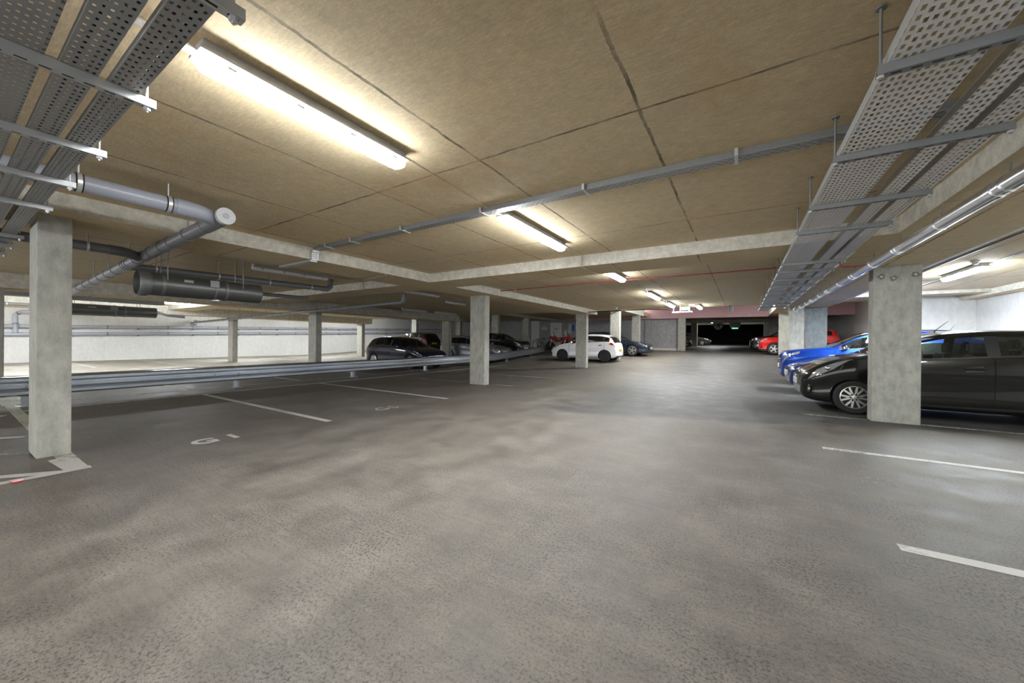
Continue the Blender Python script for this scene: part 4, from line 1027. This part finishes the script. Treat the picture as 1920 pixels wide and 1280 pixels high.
    obj('grille', box(nb(), -.006, .06, -w*.58, w*.58, g0-.01, g1+.01, .01), MAT['blackpl'], t)
    zp = g0+(g1-g0)*.35
    def plate_at(x0, x1, zc, mt):
        p = obj('number_plate', box(nb(), (x0-x1)/2, (x1-x0)/2, -.26, .26, -.056, .056, .004), MAT[mt], t); p.location = ((x0+x1)/2, 0, zc)
    plate_at(-.026, -.012, zp, 'platew'); plate_at(L-.01, L+.012, S.v('zs', L-.02)-.02 if kind != 'mini_mpv' else .8, 'platey')
    # wing badge, aerial, wipers
    obj('front_badge', lathe(nb(), [(.045, -.018), (.05, 0), (.045, .01)], 18, 'x', (-.005 if kind != 'suv' else -.01, 0, g1-.02)), MAT['chrome'], t, 40)
    if aerial:
        xa = rf+.10 if kind == 'mini_mpv' else re-.2
        za = S.v('zt', xa); sl = .18 if xa < re-.3 else .12
        obj('aerial', tube(nb(), [(xa, 0, za-.01), (xa+.02, 0, za+.03), (xa+sl, 0, za+.20)], [.016, .006, .003], 8), MAT['blackpl'], t)
    for s_ in (-.25, .3):
        p0, p1 = S.pt(cw+.02, 7.4, .01), S.pt(cw+.16, 7.9, .016)
        obj('wiper', tube(nb(), [(p0[0], s_-.25, p0[2]+.01), (cw+.07, s_+.05, S.v('zt', cw+.07)+.005), (cw+.12, s_+.3, S.v('zt', cw+.12)-.01)], .008, 6), MAT['blackpl'], t)
    if rails:
        for sgn in (-1, 1):
            pr = [S.pt(x, 6.6, .0, sgn) for x in np.linspace(rf+.1, re-.1, 7)]
            obj('roof_rail', tube(nb(), [(p[0], p[1], p[2]+(.045 if 0 < i < 6 else 0)) for i, p in enumerate(pr)], .016, 8), MAT['blackpl'], t, 60)
    # cabin
    for sx, sy in ((bp0-.28, -.36), (bp0-.28, .36), (wr-.45, -.36), (wr-.45, .36)):
        b2 = nb(); box(b2, sx-.42, sx+.1, sy-.24, sy+.24, .42, .58); box(b2, sx+.02, sx+.17, sy-.23, sy+.23, .5, S.v('zs', sx)+.10); box(b2, sx+.10, sx+.19, sy-.12, sy+.12, S.v('zs', sx)+.12, S.v('zs', sx)+.30)
        bmesh.ops.bevel(b2, geom=b2.edges[:], offset=.03, segments=2, affect='EDGES')
        obj('seat', b2, MAT['seat'], t, 50)
    obj('dashboard', box(nb(), cw+.12, cw+.55, -w*.78, w*.78, .6, S.v('zs', cw+.4)-.01, .04), MAT['seat'], t)
    sw = nb(); tube(sw, [(cw+.66+.05*math.sin(a), .36+.18*math.cos(a), S.v('zs', cw+.6)-.04+.17*math.sin(a)) for a in [2*math.pi*i/20 for i in range(21)]], .014, 6)
    obj('steering_wheel', sw, MAT['seat'], t, 60)
    return t
def sidewin(f, S, wins):
    c = f.calc_center_median(); r = S.rows(min(max(c.x, 0), S.L))
    return r[5][1] < c.z < r[6][1]+.004 and abs(c.y) > r[6][0]-.02 and any(a-.002 < c.x < b+.002 for a, b in wins)

P_black = paint('black_brown_metallic_paint', (.0075, .007, .0065), .0)
P_navy = paint('dark_navy_car_paint', (.004, .007, .024), .0)
P_blue = paint('bright_blue_metallic_paint', (.008, .05, .33), .55)
P_dblue = paint('deep_blue_metallic_paint', (.008, .028, .14), .5)
P_silver = paint('silver_grey_metallic_paint', (.30, .32, .36), .7)
P_white = paint('white_car_paint', (.74, .75, .78), 0.0)
P_slate = paint('slate_blue_metallic_paint', (.022, .032, .05), .5)
P_red = paint('bright_red_car_paint', (.45, .012, .01), .2)
P_blk = paint('plain_black_car_paint', (.012, .012, .013), .2)
P_gry = paint('dark_grey_car_paint', (.06, .06, .062), .4)

make_car('black hatchback behind the big right-hand pillar, nearest the camera', 'mini_mpv', 4.1, 1.54, 1.70, P_black, .98, 9.75, -1, .76, 3.36, .305, ('twin', 6, 'alloy'))
make_car('dark blue car between the black hatchback and the bright blue off-roader', 'hatch', 4.2, 1.43, 1.78, P_dblue, 1.03, 12.35, -1, .85, 3.45, .31, ('plain', 5, 'alloy'))
make_car('bright blue off-roader with chrome mirror beside the bluish pillar', 'suv', 4.3, 1.66, 1.80, P_blue, 1.05, 14.95, -1, .82, 3.5, .34, ('plain', 5, 'alloy'), rails=True, cladding=True)
make_car('red car with black cladding behind the pale far pillar', 'suv', 4.0, 1.60, 1.78, P_red, .92, 29.0, -1, .80, 3.35, .35, ('plain', 5, 'alloy'), cladding=True)
make_car('black car poking out beyond the red car', 'suv', 4.3, 1.66, 1.80, P_blk, .50, 32.6, -1, .85, 3.5, .34, ('plain', 5, 'alloy'))
make_car('navy hatchback parked behind the barrier, nose towards the aisle', 'hatch', 3.97, 1.42, 1.74, P_navy, -11.46, 12.0, 1, .78, 3.25, .31, ('twin', 6, 'alloy'), privacy=False)
make_car('silver grey estate half hidden by the middle pillar', 'estate', 4.5, 1.47, 1.78, P_silver, -11.75, 18.0, 1, .88, 3.55, .31, ('plain', 5, 'alloy'), rails=True)
make_car('black car in shade right of the silver estate', 'suv', 4.4, 1.58, 1.80, P_blk, -12.3, 21.4, 1, .85, 3.5, .33, ('plain', 5, 'alloy'))
make_car('dark people carrier seen from behind with a yellow plate', 'mini_mpv', 4.3, 1.66, 1.78, P_blk, -24.4, 20.8, -1, .82, 3.4, .32, ('plain', 5, 'alloy'))
make_car('white hatchback with black wheels behind the third pillar', 'hatch', 3.86, 1.51, 1.70, P_white, -9.47, 20.05, -1, .80, 3.24, .31, ('twin', 6, 'alloyblack'))
make_car('dark slate blue estate right of the white hatchback', 'estate', 4.7, 1.54, 1.88, P_slate, -4.93, 24.7, 1, .98, 3.85, .35, ('plain', 5, 'alloy'), cladding=True, rails=True)
make_car('small distant black car just inside the far opening', 'hatch', 4.1, 1.45, 1.74, P_blk, -3.75, 35.9, 1, .8, 3.3, .31, ('plain', 5, 'alloy'))
make_car('distant grey car at the back of the far dark hall', 'hatch', 4.1, 1.46, 1.74, P_gry, -3.0, 47.0, 1, .8, 3.3, .31, ('plain', 5, 'alloy'))

# ------------------------------------------------------------------ bicycles, hoops, scooters
def bicycle(x, y, rz, label, m='olive'):
    t = thing('bicycle', label, 'bicycle', (x, y, fz(y)), rz, 'bicycles by the back wall'); r = .33
    for wx in (-.52, .52):
        bm = nb(); tube(bm, [(wx+r*math.cos(a), 0, r+r*math.sin(a)) for a in [2*math.pi*i/24 for i in range(25)]], .022, 8)
        wl = obj('wheel', bm, MAT['rubber'], t, 60)
        bm = nb()
        for i in range(9): tube(bm, [(wx, 0, r), (wx+r*math.cos(i*.7), 0, r+r*math.sin(i*.7))], .003, 4)
        obj('spokes', bm, MAT['zinc'], wl)
    bm = nb()
    for a, b in (((-.52, 0, r), (-.08, 0, .30)), ((-.08, 0, .30), (-.22, 0, .82)), ((-.08, 0, .30), (.36, 0, .72)), ((-.2, 0, .74), (.34, 0, .84)), ((-.52, 0, r), (-.2, 0, .74))): tube(bm, [a, b], .018, 8)
    obj('frame', bm, MAT[m], t, 60)
    bm = nb(); [tube(bm, [(.52, s*.05, r), (.38, s*.04, .72), (.34, 0, .88)], .012, 6) for s in (-1, 1)]; obj('fork', bm, MAT[m], t, 60)
    bm = nb(); tube(bm, [(.30, -.3, 1.02), (.36, -.12, 1.0), (.34, 0, .92), (.36, .12, 1.0), (.30, .3, 1.02)], .013, 6); obj('handlebar', bm, MAT['blackpl'], t, 60)
    obj('saddle', box(nb(), -.36, -.10, -.06, .06, .88, .94, .025), MAT['blackpl'], t, 50)
    obj('chainring', lathe(nb(), [(.09, -.03), (.09, -.02)], 16, 'y', (-.08, 0, .30)), MAT['galvdark'], t)
    return t
bicycle(-14.75, 28.0, R(75), 'olive bicycle leaning beside the left bike hoop'); bicycle(-14.25, 28.2, R(60), 'dark bicycle nearest the white panel door', 'galvdark')
bicycle(-13.9, 29.6, R(50), 'black bicycle between the bike hoop and the scooters', 'blackpl')
def hoop(x, y, label):
    t = thing('bike_hoop', label, 'bike stand', (x, y, fz(y)), 0, 'steel bike hoops')
    bm = nb(); tube(bm, [(-.36, 0, 0), (-.36, 0, .62), (-.33, 0, .72), (-.25, 0, .78), (.25, 0, .78), (.33, 0, .72), (.36, 0, .62), (.36, 0, 0)], .026, 10); obj('tube', bm, MAT['rubber'], t, 60)
    for s in (-.36, .36): obj('foot_plate', lathe(nb(), [(.07, 0), (.07, .01)], 14, 'z', (s, 0, 0)), MAT['galvdark'], t)
hoop(-15.4, 28.6, 'black bike hoop left of the bicycles'); hoop(-14.0, 28.9, 'black bike hoop behind the bicycles'); hoop(-13.1, 28.4, 'black bike hoop right of the white panel door')
bm = box(nb(), -12.95, -12.4, 29.3, 29.6, fz(29.45), fz(29.45)+.72, .02); tag(obj('storage_box', bm, MAT['greypl']), 'dull grey-green box behind the right bike hoop', 'box')
def scooter(x, y, rz, label, m='red', screen=True):
    t = thing('motor_scooter', label, 'motorbike', (x, y, fz(y)), rz, 'motorbikes by the back wall'); r = .29
    for wx in (-.62, .64):
        bm = lathe(nb(), [(r*.6, .06), (r*.95, .06), (r, .03), (r, -.03), (r*.95, -.06), (r*.6, -.06)], 28, 'y', (wx, 0, r)); wl = obj('wheel', bm, MAT['rubber'], t, 45)
        obj('rim', lathe(nb(), [(r*.62, .045), (.05, .06), (.05, -.06), (r*.62, -.045)], 20, 'y', (wx, 0, r)), MAT['alloy'], wl, 45)
    def loft(secs):
        bm = nb(); rings = []
        for xx, zc, hz, hy in secs: rings.append([bm.verts.new((xx, hy*math.cos(a), zc+hz*math.sin(a))) for a in [2*math.pi*i/14 for i in range(14)]])
        for a, b in zip(rings, rings[1:]):
            for k in range(14): bm.faces.new((a[k], a[(k+1) % 14], b[(k+1) % 14], b[k]))
        bm.faces.new(rings[0][::-1]); bm.faces.new(rings[-1]); bmesh.ops.recalc_face_normals(bm, faces=bm.faces[:]); return bm
    obj('tail_fairing', loft([(-.85, .80, .03, .04), (-.7, .74, .10, .12), (-.4, .66, .15, .17), (-.1, .60, .16, .15), (.05, .5, .14, .1)]), MAT[m], t, 60)
    obj('tank_fairing', loft([(.02, .62, .16, .13), (.2, .78, .17, .17), (.42, .82, .15, .16), (.6, .85, .10, .10), (.68, .86, .03, .04)]), MAT[m], t, 60)
    obj('engine', box(nb(), -.25, .25, -.16, .16, .24, .56, .05), MAT['galvdark'], t, 50)
    obj('saddle', loft([(-.72, .86, .02, .06), (-.5, .86, .05, .13), (-.2, .82, .05, .13), (.02, .84, .03, .08)]), MAT['blackpl'], t, 60)
    bm = nb(); [tube(bm, [(.64, s*.09, r), (.42, s*.09, .98)], .022, 8) for s in (-1, 1)]; obj('fork', bm, MAT['zinc'], t, 60)
    bm = nb(); tube(bm, [(.28, -.36, 1.0), (.40, -.15, 1.02), (.40, .15, 1.02), (.28, .36, 1.0)], .014, 8); obj('handlebar', bm, MAT['blackpl'], t, 60)
    for s in (-1, 1):
        q = obj('mirror', tube(nb(), [(.38, s*.2, 1.02), (.40, s*.27, 1.2)], .007, 6), MAT['blackpl'], t); obj('mirror_head', box(nb(), .385, .41, s*.27-.05, s*.27+.05, 1.18, 1.26, .01), MAT['blackpl'], q)
    bm = nb(); bmesh.ops.create_uvsphere(bm, u_segments=14, v_segments=8, radius=.1); bmesh.ops.translate(bm, verts=bm.verts[:], vec=(.62, 0, .9)); obj('headlamp', bm, MAT['lens'], t, 60)
    if screen: obj('windscreen', box(nb(), .46, .475, -.15, .15, .98, 1.28, .004), MAT['whitepl'], t)
    obj('tail_lamp', box(nb(), -.9, -.84, -.06, .06, .76, .82, .01), MAT['redlens'], t)
    bm = nb(); tube(bm, [(.15, .17, .3), (-.3, .19, .32), (-.75, .2, .42)], [.03, .04, .05], 12); obj('exhaust', bm, MAT['chrome'], t, 60)
    return t
for o_ in (scooter(-12.9, 27.9, R(200), 'red motorbike with dark saddle nearest the bicycles'), scooter(-11.5, 27.5, R(190), 'red motorbike nearest the front pillar, behind the white bonnet', 'red')): o_.scale = (1.15, 1.15, 1.22)

# ------------------------------------------------------------------ world, camera
w = bpy.data.worlds.new('World'); SC.world = w; w.use_nodes = True
bg = w.node_tree.nodes['Background']; bg.inputs[0].default_value = (.95, .97, 1, 1); bg.inputs[1].default_value = .5
cam = bpy.data.cameras.new('camera'); co = link(bpy.data.objects.new('camera', cam)); SC.camera = co
cam.sensor_width = 36; cam.lens = 687.4/1920*36; cam.clip_start = .02; cam.clip_end = 200
yaw, pitch, roll = R(32.093), R(-.149), R(-.542)
mm = Matrix.Rotation(yaw, 3, 'Z') @ Matrix.Rotation(pitch, 3, 'X') @ Matrix.Rotation(roll, 3, 'Y')
right, fwd, up = mm.col[0], mm.col[1], mm.col[2]
m4 = Matrix.Identity(4)
for i in range(3): m4[i][0], m4[i][1], m4[i][2] = right[i], up[i], -fwd[i]
m4.translation = (0, 0, 1.28); co.matrix_world = m4
vs_ = SC.view_settings; vs_.view_transform = 'Standard'; vs_.look = 'None'; vs_.gamma = 1; vs_.exposure = 2.85; vs_.use_curve_mapping = False
SC.cycles.max_bounces = 8; SC.cycles.diffuse_bounces = 5; SC.cycles.transparent_max_bounces = 24
SC.cycles.sample_clamp_indirect = 6; SC.cycles.caustics_reflective = False; SC.cycles.caustics_refractive = False
